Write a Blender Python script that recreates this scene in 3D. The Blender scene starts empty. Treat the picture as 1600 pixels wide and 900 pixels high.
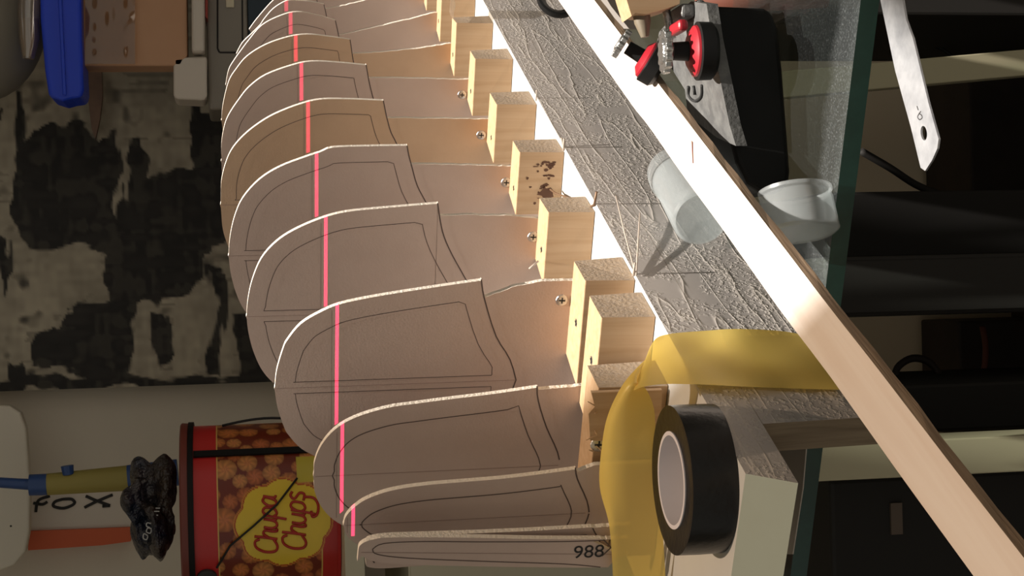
import bpy, bmesh, math, random
import numpy as np
from mathutils import Vector, Matrix

# ------------------------------------------------------------------ camera
FPX = 2450.0
ROLL = math.atan(.0256)
PITCH = math.atan(439 / 2450.)
CAM_H = .205                      # height above the top of the strongback (z = 0)
_R = np.array([1, 0, 0.]); _F = np.array([0, math.cos(PITCH), -math.sin(PITCH)])
_U = np.array([0, math.sin(PITCH), math.cos(PITCH)])
_c, _s = math.cos(ROLL), math.sin(ROLL)
AX = -_U * _c - _R * _s
AY = -_U * _s + _R * _c
CAM = np.array([0, 0, CAM_H])
sc = bpy.context.scene
cd = bpy.data.cameras.new('camera')
cd.sensor_fit = 'HORIZONTAL'; cd.sensor_width = 36; cd.lens = 36 * FPX / 1600; cd.clip_start = .02; cd.clip_end = 50
cam = bpy.data.objects.new('camera', cd); sc.collection.objects.link(cam)
m = Matrix.Identity(4)
for i in range(3):
    m[i][0] = AX[i]; m[i][1] = AY[i]; m[i][2] = -_F[i]; m[i][3] = CAM[i]
cam.matrix_world = m
sc.camera = cam

# bench frame: s along the strongback (away), t across it (to the far side), z up
D = np.array([.4425, .8968, 0]); D /= np.linalg.norm(D)
N = np.array([D[1], -D[0], 0]); T = -N
Z = np.array([0, 0, 1.])

# ------------------------------------------------------------------ light
w = bpy.data.worlds.new('world'); sc.world = w; w.use_nodes = True
w.node_tree.nodes['Background'].inputs[0].default_value = (1, .93, .80, 1)
w.node_tree.nodes['Background'].inputs[1].default_value = .31
sv = -.025 * D + .16 * N + Z
sl = bpy.data.lights.new('sun', 'SUN'); sl.energy = 11; sl.angle = math.radians(.6); sl.color = (1, .93, .84)
so = bpy.data.objects.new('sun', sl); sc.collection.objects.link(so)
so.rotation_euler = Vector(sv).to_track_quat('Z', 'Y').to_euler(); so.location = Vector(sv) * 4
sc.view_settings.view_transform = 'Standard'
sc.view_settings.look = 'None'
sc.view_settings.gamma = 1
sc.view_settings.exposure = 0
sc.view_settings.use_curve_mapping = False
sc.cycles.max_bounces = 10; sc.cycles.transparent_max_bounces = 24
sc.cycles.use_denoising = True
sc.cycles.sample_clamp_indirect = 4

# ------------------------------------------------------------------ geometry of sight
def ray(x, y): return _F * FPX + AX * (x - 800) + AY * (450 - y)
def on_plane(x, y, n, d0):
    v = ray(x, y); n = np.array(n, float); return CAM + v * ((d0 - n @ CAM) / (n @ v))
def top(x, y, z=0): return on_plane(x, y, (0, 0, 1), z)
def onY(x, y, Y): return on_plane(x, y, (0, 1, 0), Y)
O = top(1165, 740)
def loc(P): q = np.array(P) - O; return np.array([q @ D, q @ T, q[2]])
def onS(x, y, s0): return loc(on_plane(x, y, D, D @ O + s0))
def onT(x, y, t0): return loc(on_plane(x, y, T, T @ O + t0))
def W(s, t, z): return O + s * D + t * T + Z * z

# ------------------------------------------------------------------ materials
def srgb(c):
    return tuple(((v / 255) / 12.92 if v / 255 <= .04045 else ((v / 255 + .055) / 1.055) ** 2.4) for v in c)
def mat(name, col, rough=.6, metal=0, spec=.5, noise=None, bump=None, coat=0, trans=0, alpha=1):
    """noise=(scale,(col2),amount,(sx,sy,sz)); bump=(scale,strength,dist)"""
    m = bpy.data.materials.new(name); m.use_nodes = True
    nt = m.node_tree; b = nt.nodes['Principled BSDF']
    b.inputs['Base Color'].default_value = (*col, 1); b.inputs['Roughness'].default_value = rough
    b.inputs['Metallic'].default_value = metal; b.inputs['Specular IOR Level'].default_value = spec
    b.inputs['Coat Weight'].default_value = coat; b.inputs['Transmission Weight'].default_value = trans
    b.inputs['Alpha'].default_value = alpha
    tc = nt.nodes.new('ShaderNodeTexCoord')
    if noise:
        sc_, c2, amt, st = noise
        mp = nt.nodes.new('ShaderNodeMapping'); mp.inputs['Scale'].default_value = st
        nt.links.new(tc.outputs['Object'], mp.inputs[0])
        n = nt.nodes.new('ShaderNodeTexNoise'); n.inputs['Scale'].default_value = sc_; n.inputs['Detail'].default_value = 6
        n.inputs['Roughness'].default_value = .6
        nt.links.new(mp.outputs[0], n.inputs[0])
        r = nt.nodes.new('ShaderNodeMapRange'); r.inputs[1].default_value = .4; r.inputs[2].default_value = .72
        r.inputs[4].default_value = amt
        nt.links.new(n.outputs[0], r.inputs[0])
        mx = nt.nodes.new('ShaderNodeMixRGB'); mx.inputs[1].default_value = (*col, 1); mx.inputs[2].default_value = (*c2, 1)
        nt.links.new(r.outputs[0], mx.inputs[0]); nt.links.new(mx.outputs[0], b.inputs['Base Color'])
    if bump:
        n = nt.nodes.new('ShaderNodeTexNoise'); n.inputs['Scale'].default_value = bump[0]; n.inputs['Detail'].default_value = 4
        nt.links.new(tc.outputs['Object'], n.inputs[0])
        bp = nt.nodes.new('ShaderNodeBump'); bp.inputs['Strength'].default_value = bump[1]; bp.inputs['Distance'].default_value = bump[2]
        nt.links.new(n.outputs[0], bp.inputs['Height']); nt.links.new(bp.outputs[0], b.inputs['Normal'])
    return m
def frame_object_coords(nt, stretch):
    """Object coordinates turned so x runs along the strongback, y across, z up, then stretched."""
    tc = nt.nodes.new('ShaderNodeTexCoord')
    ro = nt.nodes.new('ShaderNodeVectorRotate'); ro.rotation_type = 'Z_AXIS'
    ro.inputs['Angle'].default_value = -math.atan2(D[1], D[0])
    nt.links.new(tc.outputs['Object'], ro.inputs[0])
    mp = nt.nodes.new('ShaderNodeMapping'); mp.inputs['Scale'].default_value = stretch
    nt.links.new(ro.outputs[0], mp.inputs[0]); return mp
def wood(name, c1, c2, stretch, scale=60, rough=.6, bump=.15, amount=1.0):
    m = bpy.data.materials.new(name); m.use_nodes = True; nt = m.node_tree; b = nt.nodes['Principled BSDF']
    mp = frame_object_coords(nt, stretch)
    n = nt.nodes.new('ShaderNodeTexNoise'); n.inputs['Scale'].default_value = scale; n.inputs['Detail'].default_value = 5
    n.inputs['Distortion'].default_value = .6
    nt.links.new(mp.outputs[0], n.inputs[0])
    cr = nt.nodes.new('ShaderNodeValToRGB'); cr.color_ramp.elements[0].position = .35; cr.color_ramp.elements[1].position = .68
    cr.color_ramp.elements[0].color = (*c1, 1)
    cr.color_ramp.elements[1].color = (*[a * (1 - amount) + q * amount for a, q in zip(c1, c2)], 1)
    nt.links.new(n.outputs[0], cr.inputs[0]); nt.links.new(cr.outputs[0], b.inputs['Base Color'])
    b.inputs['Roughness'].default_value = rough
    bp = nt.nodes.new('ShaderNodeBump'); bp.inputs['Strength'].default_value = bump; bp.inputs['Distance'].default_value = .0006
    nt.links.new(n.outputs[0], bp.inputs['Height']); nt.links.new(bp.outputs[0], b.inputs['Normal'])
    return m
M = {}
M['block'] = wood('pine_block', (.51, .345, .205), (.44, .28, .15), (25, 25, 1), 10, .6, .03)
M['blockend'] = mat('pine_end_grain', (.40, .31, .23), .7, noise=(400, (.4, .28, .17), .8, (1, 1, 1)), bump=(500, .5, .001))
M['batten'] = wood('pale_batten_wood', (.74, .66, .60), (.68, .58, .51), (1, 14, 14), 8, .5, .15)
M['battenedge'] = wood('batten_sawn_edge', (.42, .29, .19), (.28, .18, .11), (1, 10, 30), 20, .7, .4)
M['plankend'] = wood('plank_bare_end', (.30, .23, .15), (.18, .13, .08), (20, 20, 1), 14, .7, .4)
M['sheet'] = mat('grey_pink_cardboard', (.55, .43, .37), .75, spec=.25, noise=(16, (.46, .345, .29), .55, (1, 1, 1)), bump=(900, .08, .0005))
M['sheet_tan'] = mat('tan_cardboard', (.57, .40, .27), .75, spec=.25, noise=(16, (.45, .31, .21), .55, (1, 1, 1)), bump=(900, .08, .0005))
M['sheetedge'] = mat('cut_edge', (.80, .72, .62), .85, bump=(700, .8, .001))
M['pencil'] = mat('printed_line', (.10, .07, .06), .8)
M['line_thin'] = mat('printed_fine_line', (.30, .21, .18), .8)
M['white'] = mat('white_melamine', (.58, .575, .555), .35, noise=(40, (.54, .53, .51), .4, (1, 1, 1)))
M['whiteend'] = mat('shaded_white_melamine', (.46, .50, .42), .55, noise=(90, (.44, .47, .39), .5, (1, 1, 1)))  # white melamine again, its shaded greenish look put into the colour
M['blackplastic'] = mat('black_plastic', (.006, .006, .006), .5, spec=.2, noise=(60, (.01, .01, .01), .5, (1, 1, 1)))
M['blacktape'] = mat('black_vinyl_tape', (.006, .006, .006), .30, spec=.35, bump=(260, .25, .0008))
M['cardcore'] = mat('white_core', (.68, .64, .68), .4)
M['coreedge'] = mat('core_edge', (.62, .50, .45), .5)
M['steel'] = mat('steel', (.62, .62, .62), .35, 1, noise=(120, (.35, .33, .31), .8, (1, 1, 1)), bump=(300, .3, .0006))
M['ruler'] = mat('worn_steel_strip', (.74, .76, .80), .42, .75, noise=(70, (.42, .44, .48), .85, (1, 1, 1)), bump=(160, .25, .0006))
M['silver'] = mat('silver_knob', (.40, .40, .39), .3, .9, bump=(500, .8, .001))
M['red'] = mat('red_plastic', (.32, .012, .022), .4)
M['red_dark'] = mat('tin_lacquer_red', (.50, .02, .02), .3)
M['grey_plastic'] = mat('grey_and_sunlit_plastic', (.09, .09, .09), .45, noise=(120, (.17, .17, .165), .8, (1, 1, 1)), bump=(400, .4, .001))
M['grey_box'] = mat('grey_box', (.20, .18, .165), .6)
M['dark'] = mat('dark_cabinet', (.008, .007, .006), .7)
M['char'] = mat('charcoal_cabinet', (.028, .025, .023), .7)
M['brown_dark'] = mat('dark_brown', (.035, .024, .019), .7, noise=(9, (.012, .009, .008), 1, (1, 1, 1)))
M['cream'] = mat('cream_lacquer', (.60, .56, .42), .5)
M['ivory'] = mat('ivory_leg', (.55, .50, .34), .5)
M['wall'] = mat('wall_paint', (.60, .55, .46), .9, bump=(90, .15, .002), noise=(5, (.54, .49, .41), .6, (1, 1, 1)))
M['floor'] = wood('floor_boards', (.10, .065, .04), (.05, .03, .02), (2, 12, 1), 3, .5)
M['blue'] = mat('blue_plastic', (.008, .05, .62), .35, spec=.5)
M['darkblue'] = mat('dark_blue_plastic', (.02, .06, .20), .4)
M['cardboard'] = mat('brown_cardboard', (.52, .30, .18), .8, noise=(12, (.46, .25, .14), .6, (1, 1, 1)))
M['device'] = mat('grey_device_shell', (.235, .21, .175), .5)
M['device_dark'] = mat('device_seam', (.015, .013, .012), .6)
M['device_key'] = mat('device_key', (.62, .55, .40), .5)
M['paper'] = mat('paper_white', (.60, .54, .47), .7)
M['brownpaint'] = mat('brushy_brown', (.22, .14, .10), .7, noise=(60, (.14, .09, .07), .7, (1, 1, 1)))
M['helmet'] = mat('grey_dome', (.22, .20, .16), .5)
M['boardwhite'] = mat('rounded_white_board', (.60, .56, .47), .5)
M['orange'] = mat('orange_strip', (.55, .10, .03), .6)
M['yellowish'] = mat('mustard_band', (.30, .25, .06), .6)
M['ink'] = mat('black_ink', (.015, .015, .015), .7)
M['wrap'] = mat('black_candy_wrapper', (.010, .014, .028), .16, bump=(45, 1, .02), noise=(22, (.12, .07, .02), .5, (1, 1, 1)))
M['silverprint'] = mat('silver_print', (.5, .5, .5), .5)
M['wire'] = mat('rusty_wire', (.20, .12, .07), .5, .5)
M['string'] = mat('thread', (.45, .38, .32), .8)
M['cable'] = mat('black_cable', (.006, .006, .006), .6)
M['reddish'] = mat('red_brown', (.16, .05, .03), .7)
M['tagcol'] = mat('dull_tag', (.12, .09, .07), .7)

# rough grey paint over weathered plank: ridges along the grain and crumbs near the upper edge
def grey_paint():
    m = bpy.data.materials.new('rough_grey_paint'); m.use_nodes = True; nt = m.node_tree; L = nt.links.new
    b = nt.nodes['Principled BSDF']; b.inputs['Roughness'].default_value = .55
    b.inputs['Specular IOR Level'].default_value = .3
    def math_(op, a, v=None, v2=None):
        n = nt.nodes.new('ShaderNodeMath'); n.operation = op
        if hasattr(a, 'is_linked') or hasattr(a, 'links'): L(a, n.inputs[0])
        else: n.inputs[0].default_value = a
        for i, q in ((1, v), (2, v2)):
            if q is None: continue
            if hasattr(q, 'links'): L(q, n.inputs[i])
            else: n.inputs[i].default_value = q
        return n.outputs[0]
    mp = frame_object_coords(nt, (1.1, 1, 12))
    n = nt.nodes.new('ShaderNodeTexNoise'); n.inputs['Scale'].default_value = 2.6; n.inputs['Detail'].default_value = 4
    n.inputs['Roughness'].default_value = .42; n.inputs['Distortion'].default_value = .15
    L(mp.outputs[0], n.inputs[0])
    fr = math_('FRACT', math_('MULTIPLY', n.outputs[0], 10.0))
    ridge = math_('POWER', math_('SUBTRACT', 1.0, math_('MULTIPLY', math_('ABSOLUTE', math_('SUBTRACT', fr, .5)), 2.0)), 9.0)
    tc = nt.nodes.new('ShaderNodeTexCoord')
    n2 = nt.nodes.new('ShaderNodeTexNoise'); n2.inputs['Scale'].default_value = 420; n2.inputs['Detail'].default_value = 2
    L(tc.outputs['Object'], n2.inputs[0])
    n3 = nt.nodes.new('ShaderNodeTexNoise'); n3.inputs['Scale'].default_value = 32; n3.inputs['Detail'].default_value = 2
    L(tc.outputs['Object'], n3.inputs[0])
    sep = nt.nodes.new('ShaderNodeSeparateXYZ'); L(tc.outputs['Object'], sep.inputs[0])
    near_edge = nt.nodes.new('ShaderNodeMapRange'); near_edge.inputs[1].default_value = -.045; near_edge.inputs[2].default_value = 0.0
    near_edge.inputs[3].default_value = -.12; near_edge.inputs[4].default_value = .13
    L(sep.outputs[2], near_edge.inputs[0])
    crumbmask = nt.nodes.new('ShaderNodeMapRange'); crumbmask.inputs[1].default_value = .52; crumbmask.inputs[2].default_value = .62
    L(math_('ADD', n3.outputs[0], near_edge.outputs[0]), crumbmask.inputs[0])
    crumb = nt.nodes.new('ShaderNodeMapRange'); crumb.inputs[1].default_value = .50; crumb.inputs[2].default_value = .64
    L(n2.outputs[0], crumb.inputs[0])
    cr = math_('MULTIPLY', crumb.outputs[0], crumbmask.outputs[0])
    h = math_('ADD', math_('MULTIPLY', ridge, .6), math_('MULTIPLY', cr, .8))
    h = math_('ADD', h, math_('MULTIPLY', n2.outputs[0], .03))
    bp = nt.nodes.new('ShaderNodeBump'); bp.inputs['Strength'].default_value = .48; bp.inputs['Distance'].default_value = .0011
    L(h, bp.inputs['Height']); L(bp.outputs[0], b.inputs['Normal'])
    mx = nt.nodes.new('ShaderNodeMixRGB'); mx.inputs[1].default_value = (.36, .33, .31, 1); mx.inputs[2].default_value = (.46, .42, .38, 1)
    L(math_('MINIMUM', math_('ADD', ridge, math_('MULTIPLY', cr, .7)), 1.0), mx.inputs[0]); L(mx.outputs[0], b.inputs['Base Color'])
    return m
M['greypaint'] = grey_paint()

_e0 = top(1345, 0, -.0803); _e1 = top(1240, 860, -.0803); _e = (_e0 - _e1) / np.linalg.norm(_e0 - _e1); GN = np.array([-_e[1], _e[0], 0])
def see_through(name, tint, diff, amount, rough=.3, gloss=.08, dust=None, translucent=0.5, tr=1.0):
    """thin see-through sheet: transparent + diffuse/translucent + gloss; dust=(lo,hi) adds speckle"""
    m = bpy.data.materials.new(name); m.use_nodes = True; nt = m.node_tree; L = nt.links.new
    nt.nodes.remove(nt.nodes['Principled BSDF']); out = nt.nodes['Material Output']
    t = nt.nodes.new('ShaderNodeBsdfTransparent'); t.inputs[0].default_value = (*tint, 1)
    d = nt.nodes.new('ShaderNodeBsdfDiffuse'); d.inputs[0].default_value = (*diff, 1)
    tl = nt.nodes.new('ShaderNodeBsdfTranslucent'); tl.inputs[0].default_value = (*diff, 1)
    dm = nt.nodes.new('ShaderNodeMixShader'); dm.inputs[0].default_value = translucent; L(d.outputs[0], dm.inputs[1]); L(tl.outputs[0], dm.inputs[2])
    a = nt.nodes.new('ShaderNodeMixShader'); a.inputs[0].default_value = amount
    L(t.outputs[0], a.inputs[1]); L(dm.outputs[0], a.inputs[2])
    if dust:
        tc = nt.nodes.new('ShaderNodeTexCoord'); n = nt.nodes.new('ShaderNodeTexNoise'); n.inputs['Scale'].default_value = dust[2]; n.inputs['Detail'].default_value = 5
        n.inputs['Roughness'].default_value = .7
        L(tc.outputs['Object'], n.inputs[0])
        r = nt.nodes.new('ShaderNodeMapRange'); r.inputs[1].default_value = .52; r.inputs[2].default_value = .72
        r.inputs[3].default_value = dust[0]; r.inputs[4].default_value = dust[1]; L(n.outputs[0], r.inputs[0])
        # real dust speckle thinned behind the front edge to paint in the clamp's shadow
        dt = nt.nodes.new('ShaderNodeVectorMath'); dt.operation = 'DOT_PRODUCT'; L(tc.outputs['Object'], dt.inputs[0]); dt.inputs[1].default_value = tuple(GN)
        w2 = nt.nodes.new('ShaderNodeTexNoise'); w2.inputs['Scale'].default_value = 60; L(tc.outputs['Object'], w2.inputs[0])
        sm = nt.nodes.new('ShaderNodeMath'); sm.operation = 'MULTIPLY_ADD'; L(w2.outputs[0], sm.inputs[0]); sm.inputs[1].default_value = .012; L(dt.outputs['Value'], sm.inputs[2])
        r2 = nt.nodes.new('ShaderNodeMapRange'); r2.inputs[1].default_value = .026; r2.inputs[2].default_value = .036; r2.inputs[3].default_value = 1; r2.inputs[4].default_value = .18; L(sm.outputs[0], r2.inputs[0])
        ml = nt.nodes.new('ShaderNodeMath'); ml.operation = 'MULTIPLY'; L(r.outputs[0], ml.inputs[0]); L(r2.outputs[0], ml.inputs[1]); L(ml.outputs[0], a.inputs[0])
    g = nt.nodes.new('ShaderNodeBsdfGlossy'); g.inputs['Roughness'].default_value = rough; g.inputs[0].default_value = (1, 1, 1, 1)
    e = nt.nodes.new('ShaderNodeMixShader'); e.inputs[0].default_value = gloss
    L(a.outputs[0], e.inputs[1]); L(g.outputs[0], e.inputs[2]); L(e.outputs[0], out.inputs[0])
    return m
DUST_SHADOW_EDGE = []
M['glass'] = see_through('dusty_shaded_glass', (.90, .95, .92), (.20, .215, .22), .2, rough=.05, gloss=.03, dust=(.12, .55, 900), translucent=.1)
M['glassedge'] = mat('green_glass_edge', (.012, .055, .045), .15, noise=(60, (.02, .085, .07), .6, (1, 1, 1)))
M['yellow'] = see_through('yellow_masking_tape', (.92, .62, .12), (.97, .76, .20), .72, rough=.45, gloss=.05, translucent=.42)
M['clear'] = see_through('milky_clear_plastic', (.93, .95, .95), (.80, .84, .86), .22, rough=.25, gloss=.10, translucent=.5)
M['filmclear'] = see_through('clear_film', (.92, .86, .78), (.5, .4, .3), .30, rough=.12, gloss=.22)

# ------------------------------------------------------------------ mesh helpers
col = sc.collection
def link(name, verts, faces, material, parent=None, smooth=False, origin=None, mats=None, fmat=None):
    """verts in world coordinates; the object's origin goes to `origin` (or the parent's)"""
    me = bpy.data.meshes.new(name)
    og = Vector(parent['_o']) if parent is not None else (Vector(origin) if origin is not None else None)
    vs = [Vector(v) for v in verts]
    if og is None:
        og = Vector((sum(v.x for v in vs) / len(vs), sum(v.y for v in vs) / len(vs), min(v.z for v in vs)))
    me.from_pydata([v - og for v in vs], [], [list(f) for f in faces])
    for mm in (mats or [material]): me.materials.append(mm)
    if fmat: me.polygons.foreach_set('material_index', fmat)
    bm = bmesh.new(); bm.from_mesh(me); bmesh.ops.recalc_face_normals(bm, faces=bm.faces); bm.to_mesh(me); bm.free()
    if smooth:
        me.polygons.foreach_set('use_smooth', [True] * len(me.polygons))
    o = bpy.data.objects.new(name, me); col.objects.link(o)
    if parent is not None: o.parent = parent
    else: o.location = og
    o['_o'] = tuple(og)
    return o
def tag(o, label, cat, group=None):
    o['label'] = label; o['category'] = cat
    if group: o['group'] = group
    return o
def empty(name, origin, label, cat, group=None):
    e = bpy.data.objects.new(name, None); e.location = Vector(origin); e.empty_display_size = .02; col.objects.link(e)
    e['_o'] = tuple(Vector(origin)); return tag(e, label, cat, group)
def structure(o): o['kind'] = 'structure'; return o
class MB:
    def __init__(s): s.v = []; s.f = []; s.m = []
    def add(s, v, f, mi=0):
        k = len(s.v); s.v += [np.array(p, float) for p in v]; s.f += [[i + k for i in q] for q in f]; s.m += [mi] * len(f); return s
    def hexa(s, a, b, mi=0):
        """a,b: two quads (4 points each) joined as a hexahedron"""
        v = list(a) + list(b)
        return s.add(v, [[0, 1, 2, 3], [4, 5, 6, 7], [0, 1, 5, 4], [1, 2, 6, 5], [2, 3, 7, 6], [3, 0, 4, 7]], mi)
    def prism(s, poly, off, mi=0, side=None):
        n = len(poly); off = np.array(off, float)
        v = [np.array(p, float) for p in poly] + [np.array(p, float) + off for p in poly]
        s.add(v, [list(range(n)), list(range(n, 2 * n))], mi)
        k = len(s.v) - 2 * n
        for i in range(n):
            s.f.append([k + i, k + (i + 1) % n, k + n + (i + 1) % n, k + n + i]); s.m.append(mi if side is None else side)
        return s
    def tube(s, pts, r, n=8, mi=0, cap=True):
        pts = [np.array(p, float) for p in pts]; rr = r if hasattr(r, '__len__') else [r] * len(pts)
        k = len(s.v); up = None
        for i, p in enumerate(pts):
            a = pts[min(i + 1, len(pts) - 1)] - pts[max(i - 1, 0)]; a = a / (np.linalg.norm(a) + 1e-12)
            if up is None:
                up = np.cross(a, [0, 0, 1.]);
                if np.linalg.norm(up) < .1: up = np.cross(a, [1., 0, 0])
            up = up - a * (up @ a); up /= np.linalg.norm(up); q = np.cross(a, up)
            for j in range(n):
                th = 2 * math.pi * j / n; s.v.append(p + rr[i] * (math.cos(th) * up + math.sin(th) * q))
        for i in range(len(pts) - 1):
            for j in range(n):
                s.f.append([k + i * n + j, k + i * n + (j + 1) % n, k + (i + 1) * n + (j + 1) % n, k + (i + 1) * n + j]); s.m.append(mi)
        if cap:
            s.f.append([k + j for j in range(n)]); s.m.append(mi)
            s.f.append([k + (len(pts) - 1) * n + j for j in range(n)]); s.m.append(mi)
        return s
    def lathe(s, c, ax, prof, n=48, mi=0, closed=False):
        """prof: list of (height along ax, radius)"""
        c = np.array(c, float); ax = np.array(ax, float); ax /= np.linalg.norm(ax)
        u = np.cross(ax, [.3, 1, .2]); u /= np.linalg.norm(u); q = np.cross(ax, u); k = len(s.v)
        for h, r in prof:
            for j in range(n):
                th = 2 * math.pi * j / n; s.v.append(c + ax * h + r * (math.cos(th) * u + math.sin(th) * q))
        P = len(prof)
        for i in range(P if closed else P - 1):
            for j in range(n):
                a, b = k + i * n, k + ((i + 1) % P) * n
                s.f.append([a + j, a + (j + 1) % n, b + (j + 1) % n, b + j]); s.m.append(mi)
        if not closed:
            s.f.append([k + j for j in range(n)]); s.m.append(mi)
            s.f.append([k + (P - 1) * n + j for j in range(n)]); s.m.append(mi)
        return s
    def link(s, name, mats, parent=None, smooth=False, origin=None):
        mats = mats if isinstance(mats, list) else [mats]
        return link(name, s.v, s.f, None, parent, smooth, origin, mats, s.m)
def bevel(o, w=.0006, seg=2):
    b = o.modifiers.new('bevel', 'BEVEL'); b.width = w; b.segments = seg; b.limit_method = 'ANGLE'; b.angle_limit = math.radians(40); return o
def autosmooth(o, ang=40):
    me = o.data; me.polygons.foreach_set('use_smooth', [True] * len(me.polygons))
    bm = bmesh.new(); bm.from_mesh(me)
    for e in bm.edges:
        e.smooth = len(e.link_faces) == 2 and e.calc_face_angle(0) < math.radians(ang)
    bm.to_mesh(me); bm.free(); return o
def boxW(a, b):
    """axis aligned world box"""
    mb = MB(); x0, y0, z0 = a; x1, y1, z1 = b
    return mb.hexa([(x0, y0, z0), (x1, y0, z0), (x1, y1, z0), (x0, y1, z0)], [(x0, y0, z1), (x1, y0, z1), (x1, y1, z1), (x0, y1, z1)])
def boxB(s0, s1, t0, t1, z0, z1, mi=0, mb=None):
    mb = mb or MB()
    return mb.hexa([W(s0, t0, z0), W(s1, t0, z0), W(s1, t1, z0), W(s0, t1, z0)], [W(s0, t0, z1), W(s1, t0, z1), W(s1, t1, z1), W(s0, t1, z1)], mi)
def smooth_poly(pts, k=4):
    """Catmull-Rom through 2-D points"""
    pts = [np.array(p, float) for p in pts]; out = []
    for i in range(len(pts) - 1):
        p0 = pts[max(i - 1, 0)]; p1 = pts[i]; p2 = pts[i + 1]; p3 = pts[min(i + 2, len(pts) - 1)]
        for j in range(k):
            u = j / k
            out.append(.5 * ((2 * p1) + (-p0 + p2) * u + (2 * p0 - 5 * p1 + 4 * p2 - p3) * u * u + (-p0 + 3 * p1 - 3 * p2 + p3) * u ** 3))
    out.append(pts[-1]); return out

# ------------------------------------------------------------------ room shell
FLOOR = -.82; WY = 1.95
structure(boxW((-1.6, WY, FLOOR), (2.6, WY + .12, 2.6)).link('wall_back', M['wall']))
structure(boxW((-1.6, -1.2, FLOOR - .05), (2.6, WY + .12, FLOOR)).link('floor', M['floor']))
# ceiling with a made-up skylight, cut so the sun lands only on the bench (hole in bench coordinates, shifted along the sun)
HS0, HS1, HT0, HT1 = -.42 - .09, 1.03 - .09, -.185 - .42, .17 - .42
mb = MB()
for q in ((-1.6, 2.3, -2.4, HT0), (-1.6, 2.3, HT1, 1.6), (-1.6, HS0, HT0, HT1), (HS1, 2.3, HT0, HT1)): boxB(q[0], q[1], q[2], q[3], 2.6, 2.65, mb=mb)
structure(mb.link('ceiling', M['wall']))
mb = MB()
for q in ((HS0 - .05, HS1 + .05, HT0 - .05, HT0), (HS0 - .05, HS1 + .05, HT1, HT1 + .05), (HS0 - .05, HS0, HT0, HT1), (HS1, HS1 + .05, HT0, HT1)): boxB(q[0], q[1], q[2], q[3], 2.655, 2.70, mb=mb)
structure(mb.link('added_skylight', M['white']))  # frame of the added skylight, out of view
structure(boxW((-1.6, WY - .006, FLOOR + .0003), (2.6, WY - .0003, -.25)).link('brightening_panel', mat('brightened_wall', (.80, .68, .50), .7)))  # pale panel added to lighten the shaded wall under the table
# unseen sheet added over the skylight to dim the sun on the near bench
DIM = see_through('dimming_sheet', (.50, .45, .40), (.5, .45, .38), .12, rough=.6, gloss=.0)
mb = MB(); a_, b_ = HT0 - .045, HT1 + .045; ed = lambda t: .125 + .9 * (t + .43) - .09
mb.prism([W(HS0 - .04, a_, 2.705), W(ed(a_), a_, 2.705), W(ed(b_), b_, 2.705), W(HS0 - .04, b_, 2.705)], Z * .002)
structure(mb.link('sun_dimmer', DIM))
structure(boxW((2.6, .4, FLOOR), (2.7, WY + .12, 2.6)).link('wall_right', M['wall']))
structure(boxW((-1.7, .4, FLOOR), (-1.6, WY + .12, 2.6)).link('wall_left', M['wall']))

# ------------------------------------------------------------------ strongback
sb = empty('strongback_beam', W(.0, 0, -.08), 'long grey-painted building beam with a white top, carrying the row of frames', 'beam')
SB1 = 1.16; TW = .150
mb = MB()
v = [W(0, 0, 0), W(SB1, 0, 0), W(SB1, TW, 0), W(0, TW, 0), W(-.0088, 0, -.0195), W(SB1, 0, -.0195), W(SB1, TW, -.0195), W(-.0088, TW, -.0195)]
mb.add(v, [[0, 1, 2, 3]], 0); mb.add(v, [[4, 5, 6, 7], [1, 2, 6, 5], [2, 3, 7, 6]], 0); mb.add(v, [[0, 1, 5, 4]], 1); mb.add(v, [[3, 0, 4, 7]], 2)
mb.link('top_board', [M['white'], M['greypaint'], M['whiteend']], sb)
mb = MB()
v = [W(.0379, 0, -.0197), W(SB1, 0, -.0197), W(SB1, .0144, -.0197), W(.0379, .0144, -.0197),
     W(.0403, 0, -.0798), W(SB1, 0, -.0798), W(SB1, .0144, -.0798), W(.0403, .0144, -.0798)]
mb.add(v, [[0, 1, 2, 3], [4, 5, 6, 7], [1, 2, 6, 5], [2, 3, 7, 6]], 1); mb.add(v, [[0, 1, 5, 4]], 0); mb.add(v, [[3, 0, 4, 7]], 1)
mb.link('side_plank', [M['greypaint'], M['plankend']], sb)
mb = MB()
boxB(.16, SB1, .132, .146, -.0798, -.0197, mb=mb)
mb.link('side_plank', M['plankend'], sb)

# ------------------------------------------------------------------ blocks (K) on top of it
blocks = [
    ('K0', .113, .0229, .095, .0345, .0005), ('K1', .1453, .0022, .0700, .0274, .0), ('K2', .1873, .0025, .0634, .0264, .0),
    ('K3', .2818, .0050, .0495, .0272, .0), ('K4', .3705, .0030, .0443, .0282, .0), ('K5', .4629, .0046, .046, .0274, .0),
    ('K6', .5563, .0030, .046, .0280, .0), ('K7', .6469, .0033, .046, .0290, .0), ('K8', .737, .0035, .046, .0285, .0),
    ('K9', .829, .0035, .046, .0285, .0)]
thick = {'K0': .026, 'K1': .0286, 'K2': .0286, 'K3': .0260, 'K4': .0262, 'K5': .0300, 'K6': .0262, 'K7': .0215, 'K8': .026, 'K9': .026}
blabel = {
    'K0': 'splintered wooden block half hidden behind the yellow tape loop',
    'K1': 'pinewood block with a screw, nearest of the full blocks, just beyond the yellow tape',
    'K2': 'pinewood block with a screw, overlapped by the nearest full block',
    'K3': 'pinewood block whose lower corner meets the dark curved wire',
    'K4': 'pinewood block with brown stains and a burnt knot on its face',
    'K5': 'clean pinewood block just beyond the stained one',
    'K6': 'pinewood block second beyond the stained one, with a small slit in its top',
    'K7': 'pinewood block with a ragged flap of torn tape on its end',
    'K8': 'pinewood block at the top edge of the photo, next beyond the torn-tape block',
    'K9': 'farthest pinewood block, a sliver showing at the top edge of the photo'}
random.seed(4)
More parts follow.
